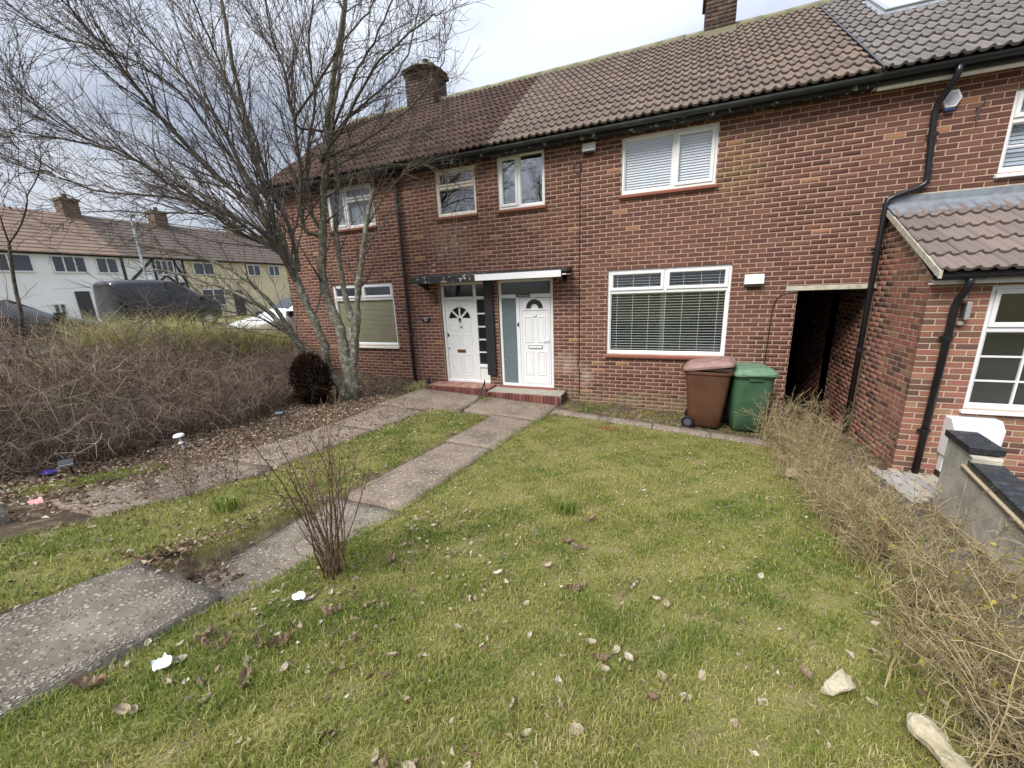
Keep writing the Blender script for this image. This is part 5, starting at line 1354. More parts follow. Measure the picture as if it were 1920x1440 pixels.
STEMS=[
(0.06,0.02,[[-5.62,-1.8,0.38],[-5.46,-1.78,1.17],[-5.31,-1.77,1.78],[-5.19,-1.75,2.36],[-5.02,-1.73,2.91],[-4.82,-1.72,3.51],[-4.63,-1.7,3.94]]),
(0.075,0.02,[[-5.61,-1.85,0.39],[-5.65,-1.82,1.05],[-5.74,-1.79,1.62],[-5.9,-1.75,1.96],[-6.04,-1.72,2.51],[-5.91,-1.69,3.3],[-5.79,-1.66,3.95],[-5.64,-1.63,4.51],[-5.53,-1.6,5.07],[-5.31,-1.56,5.74],[-5.06,-1.53,6.36],[-4.8,-1.5,7.07]]),
(0.05,0.015,[[-5.58,-1.75,0.95],[-5.51,-1.7,1.66],[-5.59,-1.64,1.9],[-5.7,-1.58,2.3],[-5.77,-1.53,2.84],[-5.77,-1.48,3.5],[-5.67,-1.42,4.22],[-5.7,-1.36,5.01],[-5.48,-1.31,5.72],[-5.35,-1.25,6.27],[-5.17,-1.2,6.92]]),
(0.065,0.018,[[-5.65,-1.9,0.4],[-6.06,-1.94,0.81],[-5.96,-1.98,1.14],[-6.01,-2.02,1.57],[-6.12,-2.07,2.01],[-6.24,-2.11,2.45],[-6.28,-2.15,2.84],[-6.34,-2.19,3.2],[-6.49,-2.23,3.89],[-6.54,-2.27,4.55],[-6.57,-2.32,5.24],[-6.56,-2.36,5.88],[-6.5,-2.4,6.61]]),
(0.045,0.01,[[-5.74,-1.95,0.51],[-5.95,-2.19,0.92],[-6.03,-2.42,1.3],[-6.06,-2.66,1.71],[-6.22,-2.89,2.08],[-6.57,-3.13,2.36],[-7.02,-3.36,2.58],[-7.48,-3.6,2.72]]),
(0.035,0.008,[[-6.28,-2.0,0.97],[-6.34,-2.22,1.42],[-6.42,-2.43,1.92],[-6.6,-2.65,2.39],[-6.98,-2.87,2.76],[-7.51,-3.08,2.99],[-8.2,-3.3,3.15]]),
]
LIMBS=[
(0.04,0.008,[[-6.25,-2.1,2.45],[-6.24,-2.33,2.91],[-6.39,-2.55,3.64],[-6.91,-2.77,4.18],[-7.41,-3.0,4.91],[-7.44,-3.23,5.23],[-7.55,-3.45,5.68],[-7.64,-3.67,5.98],[-7.35,-3.9,6.06]]),
(0.035,0.008,[[-6.24,-2.2,2.74],[-6.31,-2.31,3.18],[-6.74,-2.43,4.46],[-6.97,-2.54,5.13],[-7.43,-2.66,5.77],[-7.8,-2.77,6.23],[-8.08,-2.89,6.54],[-8.24,-3.0,6.86]]),
(0.035,0.008,[[-6.28,-2.0,2.75],[-6.43,-1.99,3.67],[-6.73,-1.97,4.29],[-6.89,-1.96,5.1],[-7.31,-1.94,5.86],[-7.67,-1.93,6.32],[-8.08,-1.91,6.97],[-8.49,-1.9,7.55]]),
(0.035,0.008,[[-6.12,-1.9,3.39],[-5.92,-2.0,4.12],[-5.74,-2.1,4.92],[-5.68,-2.2,5.6],[-5.71,-2.3,6.0],[-5.61,-2.4,6.5]]),
(0.03,0.008,[[-5.9,-1.7,3.3],[-5.92,-1.86,3.72],[-5.69,-2.02,4.41],[-5.18,-2.18,5.1],[-4.98,-2.34,5.68],[-4.59,-2.5,6.18]]),
(0.03,0.005,[[-6.28,-2.2,2.83],[-6.25,-2.54,3.24],[-6.52,-2.89,3.54],[-7.22,-3.23,4.07],[-7.82,-3.57,4.44],[-8.08,-3.91,4.52],[-8.1,-4.26,4.49],[-7.75,-4.6,4.4]]),
(0.03,0.005,[[-6.39,-2.2,2.93],[-6.94,-2.55,3.55],[-7.6,-2.9,3.98],[-8.12,-3.25,4.52],[-8.53,-3.6,4.74],[-8.62,-3.95,5.03],[-8.25,-4.3,5.08]]),
(0.025,0.005,[[-6.5,-2.2,3.03],[-6.97,-2.57,3.38],[-7.42,-2.93,3.82],[-8.87,-3.3,4.05],[-8.98,-3.67,4.15],[-8.82,-4.03,4.2],[-8.57,-4.4,4.01]]),
(0.028,0.005,[[-5.68,-1.7,4.49],[-5.04,-1.74,4.94],[-4.42,-1.78,5.47],[-3.96,-1.82,5.67],[-3.29,-1.86,5.85],[-3.01,-1.9,5.85]]),
(0.025,0.005,[[-5.61,-1.6,4.78],[-5.1,-1.48,5.15],[-4.72,-1.36,5.4],[-4.26,-1.24,5.71],[-3.98,-1.12,6.23],[-3.86,-1.0,6.83]]),
(0.022,0.005,[[-5.6,-1.6,4.57],[-4.55,-1.68,4.7],[-3.78,-1.75,4.93],[-3.29,-1.82,5.15],[-3.02,-1.9,5.32]]),
(0.018,0.004,[[-5.7,-1.6,4.35],[-4.8,-1.5,4.6],[-4.06,-1.4,4.75],[-3.45,-1.3,4.79]]),
(0.016,0.004,[[-5.58,-1.5,4.19],[-4.62,-1.4,4.34],[-3.84,-1.3,4.24],[-3.51,-1.2,4.05]]),
(0.024,0.005,[[-5.67,-1.4,4.99],[-4.91,-1.6,5.57],[-4.27,-1.8,5.84],[-3.73,-2.0,6.11],[-3.44,-2.2,6.16]]),
(0.018,0.004,[[-4.93,-1.7,3.3],[-4.51,-1.63,3.78],[-4.08,-1.57,4.14],[-3.8,-1.5,4.35]]),
(0.02,0.004,[[-6.48,-2.1,1.4],[-6.73,-2.48,1.83],[-7.11,-2.85,2.01],[-7.42,-3.23,2.17],[-7.59,-3.6,2.15]]),
(0.022,0.004,[[-6.2,-2.2,2.74],[-6.51,-2.6,3.42],[-6.76,-3.0,3.55],[-7.38,-3.4,3.55],[-7.91,-3.8,3.58],[-8.11,-4.2,3.51]]),
(0.026,0.005,[[-6.41,-2.3,3.87],[-6.8,-2.6,4.58],[-6.99,-2.9,5.18],[-7.19,-3.2,5.51],[-7.52,-3.5,5.68],[-7.95,-3.8,5.79],[-7.91,-4.1,5.81]]),
(0.024,0.006,[[-6.5,-2.3,4.46],[-6.45,-2.52,5.22],[-6.39,-2.75,5.81],[-6.26,-2.98,6.11],[-6.02,-3.2,6.28]]),
(0.02,0.005,[[-5.84,-2.0,4.97],[-5.05,-2.15,5.37],[-4.43,-2.3,5.63],[-3.8,-2.45,5.77],[-3.41,-2.6,5.86]]),
(0.02,0.005,[[-5.68,-1.6,4.52],[-6.29,-1.45,5.5],[-6.65,-1.3,6.38],[-7.6,-1.15,7.24],[-7.89,-1.0,7.98]]),
]
SAPLING=[
(0.03,0.018,[[-9.38,-4.6,1.71],[-9.15,-4.6,2.12],[-9.06,-4.6,2.5],[-8.88,-4.6,2.94],[-8.79,-4.6,3.12]]),
(0.013,0.003,[[-8.79,-4.6,3.12],[-8.37,-4.58,3.31],[-8.06,-4.56,3.56],[-8.05,-4.54,3.71],[-8.16,-4.52,3.92],[-7.92,-4.5,4.33]]),
(0.008,0.003,[[-8.05,-4.55,3.65],[-7.47,-4.6,3.81],[-7.11,-4.65,3.98],[-6.96,-4.7,4.1]]),
(0.011,0.003,[[-8.79,-4.6,3.12],[-8.58,-4.67,3.35],[-8.35,-4.73,3.65],[-7.98,-4.8,3.9]]),
]

g = np.random.default_rng(21)
tree = thing('bare_tree', (-5.7, -1.85, float(gz(-5.7, -1.85))), 'bare many-stemmed tree with lichened grey trunks leaning over the bramble bank', 'tree')
polys2, polys3 = [], []
def twigs_on(pts, r0, r1, n2, len2, n3, len3, tstart=.15, spread=.9):
    """side branches and their twigs along a limb"""
    P = smooth_poly(pts, 4); k = len(P)
    cum = np.linspace(0, 1, k)
    for i in range(n2):
        t = tstart + (1 - tstart) * (i + g.uniform(0, 1)) / n2
        j = min(int(t * (k - 1)), k - 2)
        p = P[j] + (P[j+1] - P[j]) * (t * (k - 1) - j); d = P[j+1] - P[j]; d /= np.linalg.norm(d) + 1e-9
        s = g.normal(0, 1, 3); s -= d * np.dot(s, d); s /= np.linalg.norm(s)
        dd = d + s * g.uniform(.32, 1.05) + np.array((0, 0, .12))
        Ln = len2 * (1.15 - .7 * t) * g.uniform(.5, 1.25)
        c = curve(p, dd, Ln, 6, .03, .085, g)
        rr = max(.0035, (r0 + (r1 - r0) * t) * .45)
        polys2.append((c, taper(rr, .0022, 7), g.uniform(0, 1)))
        for q in range(n3):
            tt = g.uniform(.15, 1); jj = min(int(tt * 6), 5); pp = c[jj] + (c[jj+1] - c[jj]) * (tt * 6 - jj)
            d3 = (c[jj+1] - c[jj]); d3 /= np.linalg.norm(d3); s = g.normal(0, 1, 3)
            c3 = curve(pp, d3 + s * .6 + np.array((0, 0, .1)), len3 * g.uniform(.4, 1.4), 4, .04, .11, g)
            polys3.append((c3, taper(.0036, .0019, 5), g.uniform(0, 1)))
            if g.random() < .6:
                for _ in range(2):
                    c4 = curve(c3[g.integers(1, 4)], (c3[3] - c3[1]) + g.normal(0, .09, 3), len3 * g.uniform(.2, .5), 3, .03, .15, g)
                    polys3.append((c4, taper(.0028, .0016, 4), g.uniform(0, 1)))
STEMP = np.concatenate([smooth_poly(p, 5) for _, _, p in STEMS])
def root_at(pts, own=None):
    """start a limb on the stem it grows from"""
    p = np.array(pts[0]); d = np.linalg.norm(STEMP - p, axis=1) + np.where(STEMP[:, 2] > p[2] + .05, 5, 0)
    q = STEMP[np.argmin(d)]
    return [list(q)] + list(pts) if .03 < np.linalg.norm(q - p) < 1.5 else list(pts)
for k_, (r0, r1, pts) in enumerate(STEMS):
    r0 *= 1.4; r1 *= 1.3
    if k_ == 5: pts = root_at(pts)
    if k_ == 2: pts = [[-5.60, -1.82, .3]] + pts
    P = smooth_poly(pts, 5); P = P + g.normal(0, .006, P.shape)
    b = MB(); rr = taper(r0, r1, len(P)) * (1 + .10 * g.normal(0, 1, len(P)))
    rr[:3] *= (1.5, 1.25, 1.1)
    if pts[0][2] < .6: P[0][2] = float(gz(P[0][0], P[0][1])) - .05
    b.tube(P, rr, 12); b.build('trunk', m_bark, tree, 0, True)
    twigs_on(pts[2:], r0 * .6, r1, 10, 1.0, 7, .42)
for r0, r1, pts in LIMBS:
    r0 *= 1.2; pts = root_at(pts)
    P = smooth_poly(pts, 4); P = P + g.normal(0, .008, P.shape)
    b = MB(); b.tube(P, taper(r0, r1, len(P)), 8); b.build('limb', m_limb, tree, 0, True)
    ll = float(np.linalg.norm(np.diff(np.array(pts), axis=0), axis=1).sum()); short = pts[-1][0] > -4.3
    twigs_on(pts, r0, r1, int((5 if short else 8.5) * ll) + 4, 1.2 if short else 1.6, 8, .5 if short else .55)
# generic upright fill branches from the limbs' outer thirds
V2, F2, T2 = tubes(polys2, 4); tag(link('branches', npmesh('branches', V2, F2, T2, True), m_twig, tree), kind='stuff')
V3, F3, T3 = tubes(polys3, 3); tag(link('twigs', npmesh('twigs', V3, F3, T3, True), m_twig, tree), kind='stuff')

# a tree of the same kind across the road behind, seen only mirrored in the panes
def copy_tree(root, loc, sc, rz, label):
    r = root.copy(); COL.objects.link(r); r.location = loc; r.scale = (sc,) * 3; r.rotation_euler = (0, 0, rz); r['label'] = label
    for ch in root.children:
        c = ch.copy(); COL.objects.link(c); c.parent = r
    return r
copy_tree(tree, (-9.0, -17.0, .9), 1.35, R_(70), 'bare street tree mirrored in the two upper landing windows')
copy_tree(tree, (1.5, -21.0, .9), 1.3, R_(200), 'bare street tree mirrored in the upper bedroom window')

sap = thing('sapling', (-9.4, -4.6, .5), 'slim forked sapling rising from the brambles at the far left', 'tree')
for k, (r0, r1, pts) in enumerate(SAPLING):
    if k == 0: pts = [[-9.45, -4.6, float(gz(-9.45, -4.6)) - .03]] + pts
    b = MB(); P = smooth_poly(pts, 4); b.tube(P, taper(r0, r1, len(P)), 8); b.build('trunk' if k == 0 else 'limb', m_limb, sap, 0, True)
polys2, polys3 = [], []
for r0, r1, pts in SAPLING[1:]: twigs_on(pts, r0, r1, 5, .5, 2, .2)
tube_obj('twigs', polys2 + polys3, m_twig, sap)['kind'] = 'stuff'
nl = 40; bp = [polys2[i % len(polys2)][0][-1] for i in range(nl)]
leaf_obj('leaves', np.array(bp) + g.normal(0, .03, (nl, 3)), g.normal(0, 1, (nl, 3)) - np.array((0, 0, 1.)), g.uniform(.03, .06, nl), g.uniform(0, 1, nl), m_litter, sap)['kind'] = 'stuff'

# upright whips standing out of the thicket
for k, (x, y, h) in enumerate([(-8.3, -2.6, 1.9), (-8.8, -3.2, 2.1), (-7.6, -2.9, 1.7), (-7.9, -3.9, 1.5), (-9.6, -2.5, 2.3), (-10.2, -3.4, 2.0), (-8.9, -1.8, 1.8), (-7.2, -2.3, 1.5), (-9.9, -4.2, 1.7), (-8.2, -5.2, 1.3)]):
    z = float(gz(x, y)); P = []
    for _ in range(4):
        c = curve((x + g.normal(0, .06), y + g.normal(0, .06), z - .03), (g.normal(-.15, .25), g.normal(0, .25), 1), h * g.uniform(.6, 1.1), 7, .03, .07, g)
        P.append((c, taper(.011, .003, 8), g.uniform(.2, .8)))
        for q in range(9):
            j = g.integers(2, 7); P.append((curve(c[j], (c[j] - c[j-1]) * 4 + g.normal(0, .5, 3), .45 * g.uniform(.4, 1.2), 7, .04, .12, g), taper(.004, .0016, 8), g.uniform(0, .8)))
    o = tube_obj('whip_shrub', P, m_twig, None, 4); tag(o, 'thin bare upright shrub stems rising out of the bramble bank', 'shrub', 'bare whips in the bramble bank')

# bramble thicket
def thick_x(y): return np.interp(y, [-9, -6, -4.8, -3.5, -2.4, -1.0, .5], [-5.9, -5.75, -5.9, -5.95, -6.35, -7.3, -8.6])
P = []; n = 5600
yy = g.uniform(-7.6, .6, n); xx = thick_x(yy) - np.abs(g.normal(0, 1, n)) ** 1.25 * 1.7 - .05
for x, y in zip(xx, yy):
    x = max(x, -12.5); z = float(gz(x, y)); edge = min(1, (thick_x(y) - x) / .9)
    hgt = (.36 + .98 * edge) * (1 + .25 * math.sin(2.2 * x + 1.3 * y)) * float(np.interp(y, [-5.5, -4, -2.6, 0], [1.12, .98, .62, .5]))
    a = g.uniform(0, 6.28); Ln = g.uniform(.35, 1.35) * (.45 + .7 * edge)
    if g.random() < .45:        # arching cane
        reach = Ln * .8; t = np.linspace(0, 1, 7); ph = hgt * g.uniform(.45, 1.05)
        c = np.stack([x + math.cos(a) * reach * t, y + math.sin(a) * reach * t, z + ph * (4 * t * (1 - t * .82)) * .78], -1) + g.normal(0, .02, (7, 3))
        c[0, 2] = z - .02
    else:                       # tangled stem inside the mass
        z0 = z + g.uniform(0, hgt * .9)
        c = curve((x, y, z0), (math.cos(a), math.sin(a), g.normal(.15, .5)), Ln * .75, 6, -.02, .22, g)
    c[:, 0] = np.minimum(c[:, 0], thick_x(c[:, 1]) + .12 + .28 * max(0, 1 + 1.3 * float(nz2(0, y, 3.1, 2))))
    r = g.uniform(.0022, .0055); tt = g.beta(1.5, 2.1)
    P.append((c, taper(r, r * .5, 7), tt))
    for _ in range(4):
        j = g.integers(1, 6); P.append((curve(c[j], (c[j+1] - c[j]) + g.normal(0, .12, 3), g.uniform(.1, .4), 3, 0, .25, g), taper(r * .6, .0013, 4), min(1, tt + g.normal(0, .12))))
o = tube_obj('bramble_thicket', P, m_bramble, None, 3)
tag(o, 'tangled mass of leafless brown brambles covering the bank', 'brambles', kind='stuff')
n = 9000; yy = g.uniform(-7.6, .6, n); xx = np.maximum(thick_x(yy) - np.abs(g.normal(0, 1, n)) * 1.6, -12.5)
zz = gz(xx, yy) + g.uniform(0, 1, n) ** 2.2 * 1.1 * np.interp(yy, [-5.5, -4, -2.6, 0], [1.1, 1, .62, .5]) * np.clip((thick_x(yy) - xx) / .9 + .15, 0, 1)
o = leaf_obj('bramble_leaves', np.stack([xx, yy, zz], -1), g.normal(0, 1, (n, 3)), g.uniform(.018, .05, n), g.beta(1.6, 2.2, n), m_litter, None, g); tag(o, 'withered leaves caught in the brambles', 'leaves', kind='stuff')

# tall pale grass behind the brambles
n = 14000; a = g.uniform(0, 6.28, n)
cx = np.concatenate([g.normal(-10.9, .6, n // 2), g.normal(-10.2, .55, n - n // 2)]); cy = np.concatenate([g.normal(-2.3, .55, n // 2), g.normal(-.7, .6, n - n // 2)])
cx = np.minimum(cx, -8.9)
base = np.stack([cx, cy, gz(cx, cy)], -1); h = g.uniform(.8, 1.65, n)[:, None]; h = h * np.interp(cy, [-3, -.6, .3], [1, .85, .5])[:, None] * (1 + .3 * nz2(cx, cy, 3, 1))[:, None]; lean = np.stack([np.cos(a), np.sin(a), 0 * a], -1) * g.uniform(.2, .95, n)[:, None]
side = np.stack([-np.sin(a), np.cos(a), 0 * a], -1) * g.uniform(.003, .006, n)[:, None]
up = np.array((0, 0, 1.))
V = np.stack([base - side, base + side, base + lean * .35 * h + up * h * .6 + side, base + lean * .35 * h + up * h * .6 - side, base + lean * h * 1.2 + up * h * .82], 1).reshape(-1, 3)
i = (np.arange(n) * 5)[:, None]; F = np.concatenate([i + np.array([[0, 1, 2]]), i + np.array([[0, 2, 3]]), i + np.array([[3, 2, 4]])], 1).reshape(-1, 3)
tag(link('tall_grass', npmesh('tall_grass', V, F, np.repeat(g.beta(2, 1.6, n), 3)), m_tall), 'tall tussocks of yellowing grass behind the brambles', 'grass', kind='stuff')

# leafy bush at the far left
lb = thing('leafy_bush', (-9.6, -5.6, .6), 'small bush with yellow-green leaves at the far left of the brambles', 'bush')
Pp = [(curve((-9.6 + g.normal(0, .1), -5.6 + g.normal(0, .1), float(gz(-9.6, -5.6)) - .02), (g.normal(0, .4), g.normal(0, .4), 1), g.uniform(.7, 1.3), 6, .02, .12, g), taper(.009, .003, 7), .4) for _ in range(16)]
tube_obj('stems', Pp, m_twig, lb, 4)['kind'] = 'stuff'
pts = np.concatenate([p[0][2:] for p in Pp]); n = 500; q = pts[g.integers(0, len(pts), n)] + g.normal(0, .10, (n, 3))
leaf_obj('leaves', q, g.normal(0, 1, (n, 3)), g.uniform(.04, .075, n), g.uniform(.2, .9, n), m_evleaf, lb, g)['kind'] = 'stuff'

# dead conifer by the trunk
dc = thing('dead_conifer', (-5.95, -2.42, float(gz(-5.95, -2.42))), 'dead dark brown dwarf conifer at the foot of the bare tree', 'shrub')
n = 5200; u = g.normal(0, 1, (n, 3)); u /= np.linalg.norm(u, axis=1)[:, None]; rr = g.uniform(.55, 1, n) ** .5 * (1 + .16 * nz2(u[:, 0] * 3, u[:, 2] * 3 + u[:, 1], 2.2, 1))
q = u * rr[:, None] * np.array((.30, .30, .46)) + np.array((-5.97, -2.40, float(gz(-5.97, -2.4)) + .44))
leaf_obj('needles', q, u + g.normal(0, .5, (n, 3)) + np.array((0, 0, .4)), g.uniform(.04, .10, n), g.beta(1.5, 2.5, n), m_conifer, dc, g, asp=.3)['kind'] = 'stuff'
b = MB(); b.tube([(-5.97, -2.4, float(gz(-5.97, -2.4)) - .03), (-5.97, -2.4, .9)], [.03, .015], 8); b.build('trunk', m_limb, dc)
tube_obj('stems', [(curve((-5.97, -2.4, .15), (g.normal(0, 1), g.normal(0, 1), 1.3), .5, 5, .03, .1, g), taper(.008, .002, 6), .1) for _ in range(30)], m_conifer, dc)['kind'] = 'stuff'

def twig_shrub(name, loc, nst, h, spread, m, label, cat, group=None, n2=8, l2=.25, n3=3, l3=.1, r=.005, leaves=0, lm=None, ls=(.015, .03), up=.02, wob=.1, tlo=0, thi=1, rad=.04):
    t = thing(name, loc, label, cat, group); P1, P2 = [], []
    for _ in range(nst):
        a = g.uniform(0, 6.28); s = spread * g.uniform(.2, 1)
        c = curve((loc[0] + g.normal(0, rad), loc[1] + g.normal(0, rad), loc[2] - .02), (math.cos(a) * s, math.sin(a) * s, 1), h * g.uniform(.55, 1.1), 7, up, wob, g)
        P1.append((c, taper(r * g.uniform(.7, 1.2), r * .35, 8), g.uniform(tlo, thi)))
        for q in range(n2):
            j = g.integers(1, 7); d = (c[j+1] - c[j]) / (np.linalg.norm(c[j+1] - c[j]) + 1e-9)
            c2 = curve(c[j], d + g.normal(0, .6, 3), l2 * g.uniform(.4, 1.3), 4, up, wob * 1.5, g); P2.append((c2, taper(r * .45, .0012, 5), g.uniform(tlo, thi)))
            for _ in range(n3):
                k = g.integers(1, 4); P2.append((curve(c2[k], (c2[k+1] - c2[k]) * 10 + g.normal(0, .6, 3), l3 * g.uniform(.4, 1.4), 4, up, wob * 2, g), taper(.0016, .0009, 5), g.uniform(tlo, thi)))
    if nst <= 12:
        for p in P1: tube_obj('stem', [p], m, t, 5)
    else: tube_obj('stems', P1, m, t, 5)['kind'] = 'stuff'
    if P2: tube_obj('twigs', P2, m, t, 3)['kind'] = 'stuff'
    if leaves:
        src = np.array([p[0][g.integers(2, len(p[0]))] for p in (P2 or P1)]); q = src[g.integers(0, len(src), leaves)]
        leaf_obj('leaves', q, g.normal(0, 1, (leaves, 3)) + np.array((0, 0, .3)), g.uniform(*ls, leaves), g.uniform(0, 1, leaves), lm, t, g)['kind'] = 'stuff'
    return t
m_rose = mat('rose_stem', ramp=[(0,(.085,.045,.032)),(.5,(.14,.085,.058)),(1,(.20,.15,.09))], rough=.8, spec=.2)
# rose-like shrub on the path edge, dead flower clump, weeds
twig_shrub('rose_shrub', G3(-1.75, -6.0), 26, 1.12, .42, m_rose, 'bare reddish-brown rose shrub growing at the edge of the pebbled path', 'shrub', None, 5, .26, 1, .08, .0046, 60, m_yleaf, (.014, .028), .012, .07, .0, 1)
twig_shrub('dead_flower_clump', G3(-4.05, -5.5), 44, .46, .8, m_bramble, 'low clump of withered brown flower stems beside the leaf-strewn path', 'shrub', None, 6, .14, 1, .05, .0032, 420, m_litter, (.018, .036), .0, .12, .1, .7, .24)
twig_shrub('bare_sapling', G3(1.42, -1.0), 7, .95, .35, m_straw, 'pale bare twiggy sapling standing in front of the green bin', 'shrub', None, 7, .3, 2, .12, .006, 0, None, (.01, .02), .02, .1, .5, 1)
# hedge along the right side of the lawn
hl = [('straggly bare privet bush by the passage opening, tallest of the hedge', 'a'), ('straw-coloured leafless hedge bush between lawn and side path', 'b')]
ORD = 'first second third fourth fifth sixth seventh eighth ninth tenth eleventh twelfth thirteenth'.split()
hy = np.linspace(-1.15, -6.7, 13)
for k, y in enumerate(hy):
    x = float(hedge_x(y)) + .25 + g.normal(0, .05); tall = y > -2.4
    h = (.95 if tall else .54) * g.uniform(.9, 1.1) * (1 if y > -5 else .85)
    twig_shrub('hedge_bush', G3(x, y), 26 if tall else 22, h, .6, m_straw, hl[0][0] if k == 0 else 'straw-coloured leafless hedge bush, %s in the row from the passage opening' % ORD[k], 'hedge', 'row of bare hedge bushes', 11, .2, 4, .085, .0036, 60 if y > -4 else 150, m_yleaf, (.014, .03) if y > -4 else (.018, .04), .012, .17, .1, .98, .15)
for (x, y, n, h, lab) in [(2.05, -.75, 9, .75, 'small glossy evergreen seedling in front of the passage'), (1.50, -.25, 6, 1.05, 'weed with pale green leaves growing up the wall behind the green bin')]:
    twig_shrub('wall_weed', G3(x, y), n, h, .3, m_straw, lab, 'plant', None, 3, .12, 0, .1, .004, 46, m_evleaf, (.03, .06), .02, .08)
# tufts
def tuft(x, y, n, h, label, tl=(.0, .4), w=.0035, sp=.06):
    a = g.uniform(0, 6.28, n); hh = g.uniform(.5, 1, n)[:, None] * h; ln = np.stack([np.cos(a), np.sin(a), 0 * a], -1) * g.uniform(.15, .9, n)[:, None]
    sd = np.stack([-np.sin(a), np.cos(a), 0 * a], -1) * w; bx = x + g.normal(0, sp, n); by = y + g.normal(0, sp, n); bs = np.stack([bx, by, gz(bx, by)], -1); up = np.array((0, 0, 1.))
    V = np.stack([bs - sd, bs + sd, bs + ln * hh * .3 + up * hh * .65 + sd * .8, bs + ln * hh * .3 + up * hh * .65 - sd * .8, bs + ln * hh * .9 + up * hh * .8], 1).reshape(-1, 3)
    i = (np.arange(n) * 5)[:, None]; F = np.concatenate([i + np.array([[0, 1, 2]]), i + np.array([[0, 2, 3]]), i + np.array([[3, 2, 4]])], 1).reshape(-1, 3)
    return tag(link('grass_tuft', npmesh('grass_tuft', V, F, np.repeat(g.uniform(*tl, n), 3)), m_grass), label, 'grass', kind='stuff' if sp > .08 else None)
tuft(-.72, -4.52, 130, .12, 'dark green grass tuft standing out in the middle of the lawn')
tuft(-3.25, -5.65, 110, .2, 'spiky green grass tuft beside the withered flower clump', (.05, .6), .004)
tuft(-4.98, -.62, 160, .2, 'pale straw-like weed clump at the left end of the doorstep', (.7, 1.0), .004, .12)
tuft(-3.3, -.78, 90, .1, 'small weeds at the foot of the iron stakes', (.1, .7), .0035, .09)

# lawn -------------------------------------------------------------
def blades(n, x0, x1, y0, y1, hmin, hmax, wd, mask=lawn_w, tall=None):
    x = g.uniform(x0, x1, n); y = g.uniform(y0, y1, n); k = mask(x, y); x, y = x[k], y[k]
    bare = nz2(x, y, 1.1, 5) * .5 + nz2(x, y, 3.3, 2) * .35 + nz2(x, y, 8, 9) * .3
    d0 = np.hypot(x + 1.35, y + 5.72); bare = bare - .9 * np.exp(-(d0 / .22) ** 2) - .7 * np.exp(-(np.hypot(x + .8, (y + 1.3) * 2) / .45) ** 2)
    k = g.uniform(0, 1, len(x)) < np.clip(.82 + .55 * bare, .12, 1); x, y, bare = x[k], y[k], bare[k]
    n = len(x); z = gz(x, y) - .004
    lush = nz2(x, y, 2.1, 7) * .6 + nz2(x, y, 6.1, 4) * .5
    h = g.uniform(hmin, hmax, n) * (1 + .35 * lush); a = g.uniform(0, 6.28, n); le = g.uniform(.15, 1.1, n)
    wv = wd * g.uniform(.7, 1.3, n)
    dx, dy = np.cos(a), np.sin(a); sx, sy = -dy * wv, dx * wv
    B0 = np.stack([x - sx, y - sy, z], -1); B1 = np.stack([x + sx, y + sy, z], -1)
    mx_, my_ = x + dx * h * le * .35, y + dy * h * le * .35; mz = z + h * (.72 - .2 * le)
    M0 = np.stack([mx_ - sx * .8, my_ - sy * .8, mz], -1); M1 = np.stack([mx_ + sx * .8, my_ + sy * .8, mz], -1)
    T_ = np.stack([x + dx * h * le * .95, y + dy * h * le * .95, z + h * (1.0 - .45 * le)], -1)
    V = np.stack([B0, B1, M1, M0, T_], 1).reshape(-1, 3)
    cen = np.exp(-((x + .35) / 1.0) ** 2) - .55
    dry = np.clip(.45 - .36 * lush + g.normal(0, .18, n) + .12 * nz2(x, y, .8, 1) + .12 * cen, 0, 1)
    dry = np.where(g.uniform(0, 1, n) < .07, g.uniform(.8, 1, n), dry)
    return V, dry
Vs, Ts = [], []
for a in [(190000, -2.1, 1.5, -7.7, -5.6, .018, .046, .0015), (85000, -2.1, 1.6, -5.6, -3.6, .018, .042, .0020), (46000, -2.1, 1.8, -3.6, -1.0, .018, .04, .0030),
          (26000, -4.1, -2.7, -7.7, -5.4, .02, .055, .0018), (34000, -4.1, -2.7, -5.4, -1.7, .018, .045, .0026), (12000, -5.4, -4.8, -6.2, -5.2, .02, .06, .002)]:
    v, t = blades(*a); Vs.append(v); Ts.append(t)
strip = lambda x, y: (nz2(x, y, 3, 3) > -.2)
v, t = blades(9000, -1.75, 1.75, -.72, -.06, .015, .05, .003, strip); Vs.append(v); Ts.append(t)
v, t = blades(7000, -3.1, -2.74, -6.4, -1.8, .02, .05, .002, lambda x, y: nz2(x, y, 5, 2) > -.45); v[:, 2] -= .03 * (v[:, 0] > -2.86); Vs.append(v); Ts.append(t)
v, t = blades(5000, -2.08, -1.9, -6.3, -1.6, .02, .045, .002, lambda x, y: nz2(x, y, 6, 2) > -.1); Vs.append(v); Ts.append(t)
fr_ = lambda x, y: (x > hedge_x(y) - .1) & (nz2(x, y, 4, 3) > .1)
v, t = blades(16000, .7, 2.2, -7.2, -1.0, .03, .09, .002, fr_); Vs.append(v); Ts.append(np.clip(t + .1, 0, 1))
v, t = blades(15000, .8, 2.3, -7.2, -1.0, .06, .2, .0016, lambda x, y: (np.abs(x - hedge_x(y) - .38) < .42)); Vs.append(v); Ts.append(np.clip(.86 + .4 * (t - .5), .6, 1))
V = np.concatenate(Vs); T = np.concatenate(Ts); n = len(T)
i = (np.arange(n) * 5)[:, None]; F = np.concatenate([i + np.array([[0, 1, 2]]), i + np.array([[0, 2, 3]]), i + np.array([[3, 2, 4]])], 1).reshape(-1, 3)
tag(link('lawn_grass', npmesh('lawn_grass', V, F, np.repeat(T, 3)), m_grass), 'short patchy winter lawn grass of the front garden', 'grass', kind='stuff')

